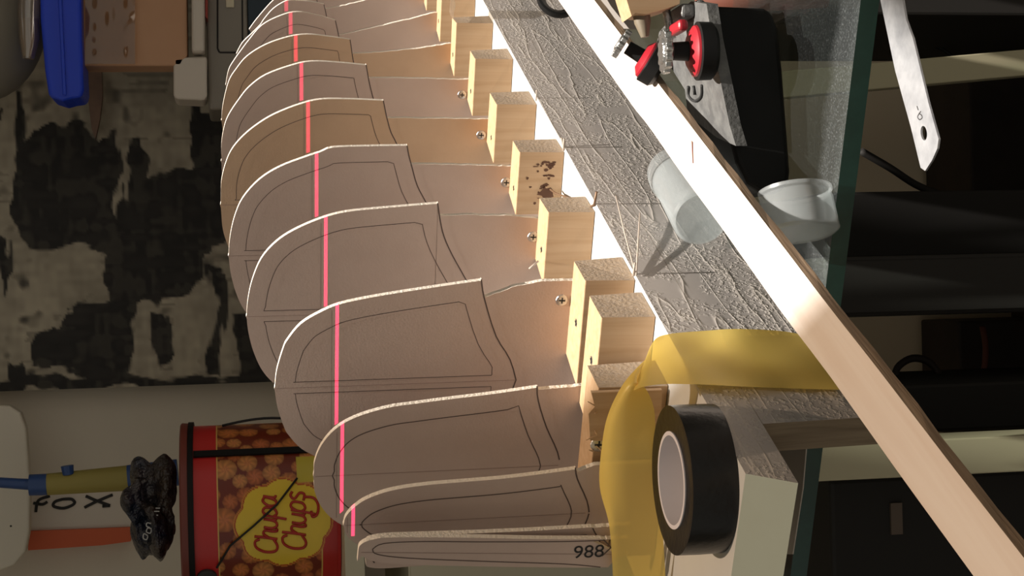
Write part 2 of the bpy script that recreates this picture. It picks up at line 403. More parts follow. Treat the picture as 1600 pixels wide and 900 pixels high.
def screw(name, P, ax, r, parent):
    """countersunk cross-head screw with its head centred on P, facing ax"""
    mb = MB(); P = np.array(P); ax = np.array(ax, float) / np.linalg.norm(ax)
    mb.lathe(P - ax * .003, ax, [(0, r * .35), (.0022, r * .8), (.0030, r), (.0034, r * .92), (.0036, r * .55)], 16, 0)
    u = np.cross(ax, [.2, .3, 1.]); u /= np.linalg.norm(u); q = np.cross(ax, u)
    for a, b in ((u, q), (q, u)):
        c = P + ax * .0007
        mb.hexa([c + a * r * .5 + b * r * .10, c - a * r * .5 + b * r * .10, c - a * r * .5 - b * r * .10, c + a * r * .5 - b * r * .10],
                [c + a * r * .5 + b * r * .10 + ax * .0002, c - a * r * .5 + b * r * .10 + ax * .0002, c - a * r * .5 - b * r * .10 + ax * .0002, c + a * r * .5 - b * r * .10 + ax * .0002], 1)
    return mb.link(name, [M['steel'], M['ink']], parent)
for nm, s, t0, t1, h, _ in blocks:
    th = thick[nm]
    e = empty('wood_block', W(s, t0, 0), blabel[nm], 'wood block', 'blocks screwed along the strongback')
    a = [W(s, t0, .0003), W(s + th, t0 + random.uniform(0, .0015), .0003), W(s + th, t1 - .004, .0003), W(s, t1, .0003)]
    b = [p + Z * h for p in a]; b[0] = W(s + .0006, t0 - .0002, h); b[1] = W(s + th, t0 + .0018, h + random.uniform(-.0004, .0004))
    mb = MB(); v = a + b
    mb.add(v, [[0, 1, 2, 3], [4, 5, 6, 7], [0, 3, 7, 4], [1, 2, 6, 5]], 0); mb.add(v, [[0, 1, 5, 4], [3, 2, 6, 7]], 1)
    bevel(mb.link('block_body', [M['block'], M['blockend']], e), .0005, 2)
    if nm != 'K0':
        screw('screw', W(s + th * .42, t0 + (.030 if nm in ('K1', 'K2') else .028), h - .0004), Z, .0036, e)
# splinters on K0
e0 = [o for o in col.objects if o.get('label') == blabel['K0']][0]
mb = MB(); random.seed(9)
for i in range(26):
    t = random.uniform(.024, .07); P = W(.1128 - .002, t, random.uniform(.010, .036)); L_ = random.uniform(.003, .010)
    mb.tube([P, P + Z * L_ * random.uniform(-.2, 1) - D * random.uniform(0, .003) + T * random.uniform(-.004, .004)], [.0006, .0002], 5)
mb.prism([W(.1125, .0235, .004), W(.1125, .0235, .0385), W(.1125, .031, .0362), W(.1125, .035, .039), W(.1125, .050, .037), W(.1125, .052, .002)], -D * .0022)
mb.link('splintered_face', M['block'], e0)

# stains on the stained block face (knots)
k4 = [o for o in col.objects if o.get('label') == blabel['K4']][0]
mb = MB(); random.seed(3)
def blob(mb, ctr, a, b, r1, r2, lift, n=14, mi=0):
    k = len(mb.v); mb.v.append(np.array(ctr) + lift)
    for j in range(n):
        th = 2 * math.pi * j / n; q = random.uniform(.7, 1.2); mb.v.append(np.array(ctr) + lift + a * math.cos(th) * r1 * q + b * math.sin(th) * r2 * q)
    for j in range(n): mb.f.append([k, k + 1 + j, k + 1 + (j + 1) % n]); mb.m.append(mi)
for i in range(34):
    z = .006 + abs(random.gauss(0, .007)); t = .0045 + random.uniform(0, .03) ; 
    z = min(z, .026); blob(mb, W(.3705, t + .003, z), T, Z, random.uniform(.0003, .0012), random.uniform(.0005, .0022), -D * .00015)
blob(mb, W(.3705, .030, .0095), T, Z, .0040, .0055, -D * .0002)
blob(mb, W(.3705, .036, .0065), T, Z, .0030, .0045, -D * .0002)
mb.link('dark_stain', mat('burnt_stain', (.10, .04, .018), .7), k4)

# ------------------------------------------------------------------ hull frames
def tz(pts, s): return [onS(x, y, s)[1:] for x, y in pts]
frames = [
    # name, s, centre-line y at (x), right half outline (image trace, apex -> sheer), deck line (sheer -> crown), neck edge (from deck line to block), end z
    ('F0', .080, (750, 866.5), [(560, 860), (562, 853), (570, 847), (583, 843), (603, 840), (660, 839.5), (750, 840.5), (822, 842), (880, 842.5), (940, 842.3)],
     [(943, 843), (949, 849), (955, 856), (958, 863)], [(943, 843), (960, 842.5), (982, 841.5)], .040),
    ('F0b', .0865, (750, 855), [(572, 850), (576, 843), (603, 838), (660, 836), (750, 833), (822, 830), (925, 824)],
     [(926, 825), (930, 833), (936, 842), (940, 850)], [(926, 825), (960, 822), (988, 820)], .028),
    ('F1', .1045, (750, 810), [(536, 818), (539, 803), (552, 788), (573, 774), (611, 761), (662, 753), (720, 748), (780, 743), (840, 736), (898, 728)],
     [(899, 730), (902, 748), (917, 782), (921, 806)], [(902, 737), (915, 732), (930, 727)], .0005),
    ('F2', .1745, (700, 735), [(490, 733), (491, 717), (501, 692), (522, 667), (554, 648), (603, 633), (650, 626), (696, 620), (770, 611), (839, 601)],
     [(839, 603), (841, 626), (854, 668), (871, 706), (877, 738)], [(841, 609), (875, 606), (909, 603)], .0005),
    ('F3', .2156, (600, 601), [(429, 603), (432, 575), (442, 541), (449, 527), (470, 502), (502, 483), (532, 471), (584, 460), (665, 447), (751, 434.5)],
     [(752, 436), (757, 467), (775, 525), (797, 562), (809, 605)], [(757, 465), (800, 449), (847, 439), (888, 439)], .0005),
    ('F4', .3075, (450, 493), [(385, 493), (387, 466), (394, 434), (408, 401), (431, 375), (460, 356), (502, 338), (541, 328), (600, 322), (684, 315)],
     [(684, 317), (688, 345), (694, 370), (707, 399), (727, 435), (745, 470), (750, 497)], [(688, 337), (740, 336), (800, 337), (840, 342)], .0005),
    ('F5', .3965, (400, 399), [(357, 400), (359, 370), (366, 337), (379, 307), (405, 278), (437, 258), (476, 243), (500, 235), (519, 228), (570, 226), (635, 225)],
     [(636, 227), (639, 243), (644, 262), (652, 290), (665, 315), (682, 350), (692, 401)], [(641, 257), (700, 257), (760, 259), (797, 260)], .0005),
    ('F6', .493, (360, 320), [(345, 322), (345, 302), (346, 279), (352, 254), (361, 233), (376, 214), (398, 195), (427, 177), (467, 161), (502, 153), (550, 153), (598, 155)],
     [(599, 157), (602, 172), (605, 186), (611, 207), (620, 225), (638, 270), (646, 322)], [(604, 184), (660, 185), (720, 186), (760, 186)], .0005),
    ('F7', .582, (350, 252), [(346, 253), (346, 222), (350, 197), (357, 178), (372, 155), (389, 134), (415, 115), (456, 100), (487, 94), (530, 96), (571, 100)],
     [(572, 101), (574, 112), (578, 133), (585, 160), (598, 205), (604, 253)], [(575, 122), (650, 122), (700, 124), (730, 124)], .0005),
    ('F8', .668, (350, 188), [(346, 189), (348, 163), (357, 126), (369, 106), (386, 86), (415, 68), (450, 56), (479, 52), (510, 55), (546, 60)],
     [(547, 62), (549, 75), (552, 95), (560, 130), (566, 190)], [(550, 84), (600, 81), (660, 75), (703, 68)], .0005),
    ('F9', .7575, (350, 133), [(352, 134), (357, 108), (366, 92), (376, 78), (388, 62), (409, 38), (438, 23), (464, 17), (495, 22), (523, 30)],
     [(524, 32), (527, 45), (530, 60), (536, 90), (541, 134)], [(529, 55), (580, 44), (640, 30), (678, 20)], .0005),
    ('F10', .845, (350, 84), [(368, 85), (378, 66), (392, 52), (406, 38), (412, 29), (427, 12), (447, 0), (463, -1), (485, 1), (505, 5)],
     [(506, 7), (508, 15), (511, 30), (516, 60), (519, 85)], [(509, 14), (540, 8), (580, -2), (650, -20)], .0005),
    ('F11', .935, (370, 46), [(388, 46), (398, 32), (412, 15), (424, 2), (438, -10), (450, -18), (466, -23), (490, -21)],
     [(491, -19), (493, -8), (497, 10), (500, 46)], [(493, -16), (540, -32), (600, -45), (640, -50)], .0005)]
flabel = {
    'F0': 'narrow end frame printed with 988, nearest in the row', 'F0b': 'thin frame squeezed right behind the one printed 988',
    'F1': 'small narrow hull frame with the brightest spot of the red laser line',
    'F2': 'grey-pink hull frame directly left of the pine block nearest the yellow tape',
    'F3': 'hull frame with the largest clear face, screw at its neck',
    'F4': 'wide hull frame whose neck ends at the block with the wire',
    'F5': 'hull frame whose neck ends at the stained pine block', 'F6': 'tan hull frame next beyond the one at the stained block',
    'F7': 'hull frame ending at the second clean block beyond the stained one',
    'F8': 'hull frame whose neck ends at the block with the torn tape flap', 'F9': 'pinkish hull frame, third last in the row, with a sunlit sloping neck',
    'F10': 'second last hull frame, cut by the top edge of the photo', 'F11': 'last hull frame, only a sliver showing at the top edge of the photo'}
def offset_line(P, d):
    out = []
    for i in range(len(P)):
        a = P[min(i + 1, len(P) - 1)] - P[max(i - 1, 0)]; a = a / (np.linalg.norm(a) + 1e-9)
        out.append(P[i] + d * np.array([-a[1], a[0]]))
    return out
def ribbon(mb, P, s, wd, lift=.00015, mi=0):
    """flat printed line on the frame's face following (t,z) points"""
    P = [np.array(p) for p in P]; k = len(mb.v)
    for i in range(len(P)):
        a = P[min(i + 1, len(P) - 1)] - P[max(i - 1, 0)]; a = a / (np.linalg.norm(a) + 1e-9); q = np.array([-a[1], a[0]]) * wd / 2
        for sg in (1, -1):
            r = P[i] + sg * q; mb.v.append(W(s - lift, r[0], r[1]))
    for i in range(len(P) - 1): mb.f.append([k + 2 * i, k + 2 * i + 1, k + 2 * i + 3, k + 2 * i + 2]); mb.m.append(mi)
TH = .003
FR = {}
for nm, s, (cx, cy), hull, deck, neck, endz in frames:
    sv_ = s + (TH if nm not in ('F0', 'F0b') else 0)
    tc = onS(cx, cy, s)[1]
    H_ = smooth_poly(tz(hull[:-1], sv_), 4) + [np.array(onS(*hull[-1], sv_)[1:])] if len(hull) < 9 else smooth_poly(tz(hull, sv_), 4)
    Dk = tz(deck, s); Nk = tz(neck, s)
    H_ = [p for p in H_ if p[0] < tc - .0005]
    apex = np.array([tc, H_[0][1] + .0004])
    # outline going down: hull -> sheer -> along deck to where the neck starts -> neck -> bottom
    bottom_t = Nk[-1][0]; bot = [np.array([bottom_t, endz])]
    n0 = Nk[0]
    dk_part = [p for p in Dk if p[1] > n0[1] + .001][:1]
    rng = random.Random(hash(nm) % 1000)
    rng = random.Random(int(s * 1e4))
    nk = []
    for i in range(len(Nk) - 1):
        for j in range(6):
            u = j / 6; p = Nk[i] * (1 - u) + Nk[i + 1] * u; nk.append(p + np.array([rng.uniform(-.00025, .00025), 0]))
    nk.append(Nk[-1])
    right = H_ + dk_part + nk + bot
    # clean: the outline must not cross the centre line
    left = [np.array([2 * tc - p[0], p[1]]) for p in right][::-1]
    if nm == 'F0':   # this narrow sheet hangs slightly askew: its far edge is traced on its own
        left = tz([(966, 868), (950, 886.5), (900, 886.8), (800, 886), (700, 884), (630, 882), (600, 880), (578, 876), (566, 869)], s)
    poly = [apex] + right + left
    e = empty('hull_frame', W(s, tc, endz), flabel[nm], 'boat frame', 'hull frames standing along the strongback')
    e['_tc'] = tc
    mb = MB(); mb.prism([W(s, p[0], p[1]) for p in poly], D * TH, 0, 1)
    fr = mb.link('frame_sheet', [M['sheet_tan' if nm in ('F6', 'F8') else 'sheet'], M['sheetedge']], e)
    # printed lines
    dsm = [p for p in smooth_poly(Dk, 3) if p[0] <= tc + .0004]; MBS = [MB(), MB()]
    ribbon(MBS[0], dsm, s, .0007)
    ribbon(MBS[1], [np.array([2 * tc - p[0], p[1]]) for p in dsm], s, .0007)
    dlt = {'F0': .0045, 'F0b': .004, 'F1': .0085}.get(nm, .0105)
    sheer = np.array(H_[-1])
    inn = offset_line(H_, dlt)
    if sum(p[0] - q[0] for p, q in zip(inn, H_)) < 0: inn = offset_line(H_, -dlt)
    din = offset_line(dsm, dlt)
    if sum(p[1] - q[1] for p, q in zip(din, dsm)) < 0: din = offset_line(dsm, -dlt)
    gap = .0035 if nm in ('F3', 'F4', 'F5', 'F6', 'F7') else 0
    lim = tc - gap
    inn = [p for p in inn if p[0] < lim]; din = [p for p in din if p[0] < lim and p[0] > inn[-1][0] - .001] or [np.array(inn[-1])]
    # join hull-side and deck-side offsets at their crossing corner
    inn2 = [p for p in inn if p[1] > din[0][1]] or inn
    if nm == 'F0':
        for k_, L_ in enumerate(([(582, 858), (600, 849), (660, 846), (750, 846.5), (880, 846), (945, 844)], [(582, 858), (590, 866), (640, 872), (760, 877), (880, 881), (938, 886)])):
            ribbon(MBS[k_], smooth_poly(tz(L_, s), 4), s, .0005)
    elif inn2:
        st = np.array([lim, inn2[0][1] + .001]); en = np.array([lim, din[-1][1]])
        loop = [st] + inn2 + din + [en]
        for mir in (False, True):
            L_ = [np.array([2 * tc - p[0], p[1]]) for p in loop] if mir else loop
            mb = MBS[1 if mir else 0]
            ribbon(mb, L_, s, .0004 if nm not in ('F0', 'F1', 'F2') else .00055)
            if gap: ribbon(mb, [L_[-1], L_[0]], s, .0004)
    for mb in MBS: mb.link('printed_outline', M['pencil'], e)
    mb = MB()
    if nm == 'F0': ribbon(mb, tz([(564, 863), (956, 866)], s), s, .00025)
    else: ribbon(mb, [np.array([tc, apex[1] - .001]), np.array([tc, Dk[-1][1] + .002])], s, .00025)
    tl = min(p[0] for p in H_ if p[1] > .12) if any(p[1] > .12 for p in H_) else tc - .01
    zl = .1535
    cand = [p for p in H_ if p[1] >= zl]
    if cand:
        tl = min(p[0] for p in cand) + .0015
        ribbon(mb, [np.array([tl, zl]), np.array([2 * tc - tl, zl])], s, .00025)
    mb.link('printed_fine_line', M['line_thin'], e)
    FR[nm] = (e, s, tc, H_)
# screws through the necks
for nm, (x, y) in {'F3': (878, 469), 'F4': (833, 370), 'F5': (791, 285), 'F6': (752, 211), 'F7': (722, 148), 'F2': (933, 690)}.items():
    e, s, tc, _ = FR[nm]
    if nm == 'F2': continue
    q = onS(x, y, s); screw('screw', W(s, q[1], q[2]), -D, .0034, e)
k1 = [o for o in col.objects if o.get('label') == blabel['K0']][0]
q = onS(935, 693, .1125); screw('screw', W(.1118, q[1], q[2]), -D, .0042, k1)

# 988 printed on the nearest frame
e, s, tc, _ = FR['F0']
fc = bpy.data.curves.new('number_print', 'FONT'); fc.body = '988'; fc.size = .0102; fc.extrude = .00003; fc.align_x = 'CENTER'; fc.align_y = 'CENTER'
fo = bpy.data.objects.new('number_print', fc); col.objects.link(fo); fo.parent = e
q = onS(920, 862.5, s)
P = Vector(W(s - .0002, q[1], q[2])) - Vector(e['_o'])
mm = Matrix.Identity(4)
for i in range(3):
    mm[i][0] = -Z[i]; mm[i][1] = N[i]; mm[i][2] = -D[i]; mm[i][3] = P[i]
bpy.context.view_layer.update()
me_ = bpy.data.meshes.new_from_object(fo); bpy.data.objects.remove(fo); me_.name = 'number_print'
me_.materials.clear(); me_.materials.append(M['ink'])
fo = bpy.data.objects.new('number_print', me_); col.objects.link(fo); fo.parent = e; fo.matrix_local = mm

# ------------------------------------------------------------------ laser: a real line laser lamp in the plane z = .1515
LP = W(-.42, -.31, .1508)
ll = bpy.data.lights.new('laser_line_lamp', 'POINT'); ll.shadow_soft_size = 0; ll.energy = 75; ll.color = (1, .03, .16); ll.use_nodes = True
nt = ll.node_tree; em = nt.nodes['Emission']
geo = nt.nodes.new('ShaderNodeNewGeometry')
def dotn(vec):
    n = nt.nodes.new('ShaderNodeVectorMath'); n.operation = 'DOT_PRODUCT'; nt.links.new(geo.outputs['Incoming'], n.inputs[0]); n.inputs[1].default_value = vec; return n.outputs['Value']
def mth(op, a, b):
    n = nt.nodes.new('ShaderNodeMath'); n.operation = op
    if hasattr(a, 'links'): nt.links.new(a, n.inputs[0])
    else: n.inputs[0].default_value = a
    if hasattr(b, 'links'): nt.links.new(b, n.inputs[1])
    else: n.inputs[1].default_value = b
    return n.outputs[0]
az = mth('ABSOLUTE', dotn((0, 0, 1)), 0)
mask = mth('LESS_THAN', az, .00125)
# fan limits left and right
def side(P, sign):
    v = np.array(P) - LP; v[2] = 0; nrm = np.cross(Z, v); nrm /= np.linalg.norm(nrm); return mth('GREATER_THAN', dotn(tuple(nrm * sign)), 0.0)
FANL = W(.08, .075, .15); FANR = W(.95, -.005, .15)
mask = mth('MULTIPLY', mask, side(FANL, -1)); mask = mth('MULTIPLY', mask, side(FANR, 1))
nt.links.new(mth('MULTIPLY', mask, 1.0), em.inputs['Strength'])
lo = bpy.data.objects.new('laser_line_lamp', ll); col.objects.link(lo); lo.location = Vector(LP)

# ------------------------------------------------------------------ black tape roll on the top
RC = W(.0335, .0237, 0); RR = .0322; RH = .0195
e = empty('tape_roll', RC, 'roll of black electrical tape lying flat on the white beam top', 'tape roll')
mb = MB(); ri = .0195
mb.lathe(RC + Z * .0003, Z, [(0, ri + .0016), (0, RR), (RH * .5, RR + .0002), (RH, RR), (RH + .0001, RR - .002), (RH - .0004, RR - .006), (RH - .0001, ri + .0016)], 96, closed=True)
autosmooth(mb.link('wound_tape', M['blacktape'], e), 35)
mb = MB(); mb.lathe(RC + Z * .0003, Z, [(0, ri - .0002), (0, ri + .0016), (RH + .0004, ri + .0016), (RH + .0004, ri - .0002)], 96, closed=True)
autosmooth(mb.link('core', M['cardcore'], e), 35)
# ------------------------------------------------------------------ yellow tape
def grid_patch(rows, n=14):
    """rows: list of polylines (world points) with the same count -> smooth sheet"""
    A = np.array(rows)
    def cr(P, k):
        out = []
        for i in range(len(P) - 1):
            p0 = P[max(i - 1, 0)]; p1 = P[i]; p2 = P[i + 1]; p3 = P[min(i + 2, len(P) - 1)]
            for j in range(k):
                u = j / k; out.append(.5 * ((2 * p1) + (-p0 + p2) * u + (2 * p0 - 5 * p1 + 4 * p2 - p3) * u * u + (-p0 + 3 * p1 - 3 * p2 + p3) * u ** 3))
        out.append(P[-1]); return np.array(out)
    A = cr(A, 6); A = np.array([cr(r, 6) for r in A]); h, w_ = A.shape[:2]
    V = A.reshape(-1, 3); F = [[i * w_ + j, i * w_ + j + 1, (i + 1) * w_ + j + 1, (i + 1) * w_ + j] for i in range(h - 1) for j in range(w_ - 1)]
    return list(V), F
def X3(s, t, z): return W(s, t, z)
def iT(x, y, t=-.0015): q = onT(x, y, t); return W(*q)
def iS(x, y, s): q = onS(x, y, s); return W(*q)
e = empty('yellow_tape', W(.0, .0, -.06), 'loop of translucent yellow masking tape hanging over the grey plank beside the tape roll', 'tape')
# hanging part over the grey side
top_edge = [(1008, 562), (1022, 532), (1045, 522), (1100, 517), (1160, 514), (1240, 520), (1300, 540)]
bot_edge = [(990, 610), (1007, 604), (1040, 600), (1100, 601), (1160, 604), (1240, 607), (1312, 609)]
tt = [-.002, -.004, -.0025, -.0018, -.0025, -.0015, -.002]
rows = []
for u in (0, .33, .66, 1):
    r = []
    for i in range(7):
        x = top_edge[i][0] * (1 - u) + bot_edge[i][0] * u; y = top_edge[i][1] * (1 - u) + bot_edge[i][1] * u
        wob = .0022 * math.sin(i * 1.9 + u * 3) * (1 if 1 < i < 6 else .4)
        r.append(iT(x, y, tt[i] - abs(wob) - .0008))
    rows.append(r)
V, F_ = grid_patch(rows)
o = link('hanging_strip', V, F_, M['yellow'], e, smooth=True)
# part running across behind the roll, standing on edge
lft = [(1008, 562), (975, 598), (950, 648), (940, 700), (937, 760), (952, 822), (958, 905)]
rgt = [(990, 610), (1006, 604), (1022, 640), (1024, 700), (1028, 770), (1036, 840), (1040, 905)]
ss = [None, .070, .072, .0735, .0745, .0745, .0745]
rows = []
P0 = iT(1008, 562, -.0030); P1 = iT(990, 610, -.0030)
for i in range(7):
    r = []
    for k, u in enumerate((0, .12, .35, .7, 1)):
        x = lft[i][0] * (1 - u) + rgt[i][0] * u; y = lft[i][1] * (1 - u) + rgt[i][1] * u
        if i == 0: r.append(P0 * (1 - u) + P1 * u)
        else:
            curl = (.010 if k == 0 else (.003 if k == 1 else 0)) * (1 if i < 5 else .2)
            r.append(iS(x, y, ss[i] + curl + .0008 * math.sin(i * 2.1 + k)))
    rows.append(r)
V, F_ = grid_patch(rows)
link('standing_loop', V, F_, M['yellow'], e, smooth=True)

# ------------------------------------------------------------------ batten across the front
ZB = -.034
e = empty('wood_batten', top(1100, 300, ZB - .006), 'long pale sunlit wooden batten running diagonally in front of the grey plank', 'batten')
def tb(x, y): return loc(top(x, y, ZB))
tl = np.mean([tb(x, y)[1] for x, y in ((882, 20), (1013, 200), (1411, 741), (1509, 870))])
tr = np.mean([tb(x, y)[1] for x, y in ((950, 20), (1083, 200), (1500, 741), (1573, 850))])
mb = MB(); n = 60; SL0, SL1 = -.30, 1.0
random.seed(5)
ts_ = [-.30, -.157, -.0, .05, .15, .28, .54, 1.0]
tL = [tb(x, y) for x, y in ((1532, 900), (1509, 870), (1411, 741), (1291, 571), (1227, 500), (1122, 350), (1063, 277), (1013, 200), (990, 180), (867, 0))]
tR = [tb(x, y) for x, y in ((1574, 850), (1488, 741), (1362, 571), (1304, 500), (1083, 202), (940, 10))]
def interp(L_, s):
    L_ = sorted(L_, key=lambda q: q[0]); return float(np.interp(s, [q[0] for q in L_], [q[1] for q in L_]))
ss_ = np.linspace(SL0, SL1, n); v = []
for s in ss_:
    a = interp(tL, s) if s < .6 else tl; b = interp(tR, s)
    a = .35 * a + .65 * tl; b = .35 * b + .65 * tr
    jit = random.uniform(-.0003, .0003)
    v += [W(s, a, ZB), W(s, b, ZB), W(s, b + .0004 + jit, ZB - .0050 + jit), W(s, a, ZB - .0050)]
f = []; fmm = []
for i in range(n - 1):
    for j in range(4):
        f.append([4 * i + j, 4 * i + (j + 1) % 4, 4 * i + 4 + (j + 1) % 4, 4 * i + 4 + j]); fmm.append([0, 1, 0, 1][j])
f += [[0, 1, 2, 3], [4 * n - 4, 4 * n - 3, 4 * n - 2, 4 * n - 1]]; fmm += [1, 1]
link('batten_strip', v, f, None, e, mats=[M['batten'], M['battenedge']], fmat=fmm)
mb = MB(); q = loc(top(1077, 235, ZB)); q2 = loc(top(1083, 222, ZB))
mb.hexa([W(q2[0], q2[1], ZB + .0002), W(q2[0] + .002, q2[1], ZB + .0002), W(q2[0] - .004, q2[1] + .010, ZB + .0002), W(q2[0] - .005, q2[1] + .010, ZB + .0002)],
        [W(q2[0], q2[1], ZB + .0004), W(q2[0] + .002, q2[1], ZB + .0004), W(q2[0] - .004, q2[1] + .010, ZB + .0004), W(q2[0] - .005, q2[1] + .010, ZB + .0004)])
mb.link('split_crack', M['reddish'], e)

# wires and threads
def wire(name, pts, r, m_, label, cat='wire'):
    mb = MB(); mb.tube([np.array(p) for p in pts], r, 8); o = mb.link(name, m_, smooth=True); return tag(o, label, cat)
wire('bent_wire', [iS(860, 296, .3695), iS(868, 302, .362), iS(896, 312, .335), iS(920, 325, .300), W(.2820, .0005, .001), W(.279, -.0085, .001)], .0007, M['wire'],
     'dark bent wire reaching from the stained block over the corner of the next block')
wire('thread_end', [W(.1895, .001, .0008), W(.188, -.007, .001)], .0007, M['string'], 'short thread end poking out at the foot of the second full block', 'thread')
wire('thread_end', [W(.371, .002, .0008), W(.370, -.006, .0010)], .0007, M['string'], 'short thread end poking out at the foot of the stained block', 'thread')
wire('thread_end', [W(.372, .0, .0008), W(.3745, -.005, .0018)], .0006, M['string'], 'thin thread end crossing another at the foot of the stained block', 'thread')
wire('thread_end', [W(.4635, .002, .0008), W(.462, -.006, .0010)], .0005, M['string'], 'short thread end at the foot of the first clean block beyond the stained one', 'thread')
wire('stray_bristle', [iT(994, 430, -.001), iT(997, 380, -.004), iT(1000, 333, -.006)], .00045, M['string'], 'thin upright bristle standing against the grey plank, right one', 'bristle')
wire('stray_bristle', [iT(992, 425, -.001), iT(975, 360, -.004), iT(962, 305, -.006)], .0004, M['string'], 'thin leaning bristle against the grey plank, left one', 'bristle')
wire('wood_splinter', [iS(841, 408, .2815), iS(827, 420, .278)], .0006, M['string'], 'tiny pale splinter sticking out beside the block with the wire', 'splinter')
# torn tape flap on K7
mb = MB()
P = [W(.6465, .0015, .0305), W(.6475, -.010, .030), W(.668, -.013, .031), W(.672, .002, .0310)]
V, F_ = grid_patch([[P[0], (P[0] + P[3]) / 2 + Z * .0008, P[3]], [(P[0] + P[1]) / 2 + Z * .001, (P[0] + P[2]) / 2 + Z * .002, (P[2] + P[3]) / 2], [P[1], (P[1] + P[2]) / 2 - Z * .001, P[2]]])
link('torn_tape_flap', V, F_, M['filmclear'], [o for o in col.objects if o.get('label') == blabel['K7']][0], smooth=True)

# ------------------------------------------------------------------ glass table
ZG = -.0803
g0 = top(1345, 0, ZG); g1 = top(1240, 860, ZG); gd = (g0 - g1) / np.linalg.norm(g0 - g1); gn = np.array([-gd[1], gd[0], 0])
if gn[1] < 0: gn = -gn
gt = empty('glass_table', (g0[0], g0[1], FLOOR), 'glass table top with a thick green edge, on pale legs, under the beam', 'table')
A = g1 - gd * .12; B = g0 + gd * .60
a = [A, B, B + gn * .58, A + gn * .58]; th = .009
mb = MB(); v = a + [p - Z * th for p in a]
mb.add(v, [[0, 1, 2, 3], [4, 5, 6, 7]], 0); mb.add(v, [[0, 1, 5, 4], [1, 2, 6, 5], [2, 3, 7, 6], [3, 0, 4, 7]], 1)
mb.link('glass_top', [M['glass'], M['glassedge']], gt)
def slab_image(name, pts, Y, thick_, m_, parent=None, **k):
    mb = MB(); mb.prism([onY(x, y, Y) for x, y in pts], np.array([0, thick_, 0])); return mb.link(name, m_, parent, **k)
def colbox(name, x0, x1, y0, y1, z0, z1, m_, parent=None): return boxW((x0, y0, z0), (x1, y1, z1)).link(name, m_, parent)
def Xat(y, Y, x=1450): return onY(x, y, Y)[0]
# legs (they stand on the floor)
def leg_between(name, P, Q, wx, wy, m_):
    P = np.array(P, float); Q = np.array(Q, float); mb = MB()
    q = lambda c: [c + np.array([-wx, -wy, 0]), c + np.array([wx, -wy, 0]), c + np.array([wx, wy, 0]), c + np.array([-wx, wy, 0])]
    mb.hexa(q(P), q(Q)); return bevel(mb.link(name, m_, gt), .001)
YL = 1.02
xa = Xat(682, YL); xb = Xat(738, YL)
leg_between('leg', ((xa + xb) / 2, YL, ZG - th - .0005), ((xa + xb) / 2, YL, FLOOR), abs(xa - xb) / 2, .02, M['ivory'])
P = onY(1262, 130, 1.30); Q = onY(1680, 92, 1.30)
u = (Q - P) / np.linalg.norm(Q - P)
Q2 = P + u * ((FLOOR - P[2]) / u[2]); P2 = P + u * ((ZG - th - P[2]) / u[2])
leg_between('leg', P2, Q2, .0115, .010, M['ivory'])
P = g1 + gn * .02 - gd * .02; 
P = top(1246, 790, ZG - th - .001)
xq = [onY(x, y, 1.02) for x, y in ((1229, 712), (1262, 712), (1258, 860), (1228, 835))]
leg_between('leg', (.62, .70, ZG - th - .0005), (.62, .70, FLOOR), .015, .02, M['ivory'])

# ------------------------------------------------------------------ things under and behind the table
def cab(name, ys, Y0, Y1, x_top, label, m_, xm=1460, z0=None, cat='cabinet'):
    X1 = Xat(ys[0], Y0, xm); X0 = Xat(ys[1], Y0, xm); zt = onY(x_top, sum(ys) / 2, Y0)[2]
    e_ = empty(name, ((X0 + X1) / 2, Y0, FLOOR), label, cat)
    bevel(colbox('body', X0, X1, Y0, Y1, FLOOR + .0005 if z0 is None else z0, zt, m_, e_), .003)
    return e_, X0, X1, zt
e1, *_a = cab('black_cabinet', (298, 402), 1.42, 1.78, 1290, 'tall black cabinet standing under the table, seen beyond the green glass edge', M['dark'])
e1, X0, X1, zt = cab('charcoal_cabinet', (398, 492), 1.25, 1.62, 1290, 'charcoal box cabinet beside the black cabinet under the table', M['char'])
colbox('door', X0 + .004, X1 - .004, 1.247, 1.2498, FLOOR + .03, zt - .01, M['char'], e1)
e1, X0, X1, zt = cab('dark_chest', (742, 1000), 1.05, 1.16, 1300, 'black chest with a small dull tag, at the lower right behind the batten', M['dark'])
pa = onY(1390, 786, 1.0495); pb = onY(1409, 834, 1.0495)
colbox('tag', min(pa[0], pb[0]), max(pa[0], pb[0]), 1.0475, 1.0498, min(pa[2], pb[2]), max(pa[2], pb[2]), M['tagcol'], e1)
e1, *_a = cab('brown_crate', (500, 680), 1.82, 1.93, 1500, 'dark brown crate on the floor behind the batten', M['brown_dark'], 1550)
e1, *_a = cab('black_case', (600, 676), 1.22, 1.40, 1398, 'low black case standing beside the pale table leg', M['dark'], 1450)
e1, *_a = cab('brown_cupboard', (-90, 322), 1.80, 1.93, 1514, 'low dark brown cupboard against the wall at the far right under the table', M['brown_dark'], 1550)
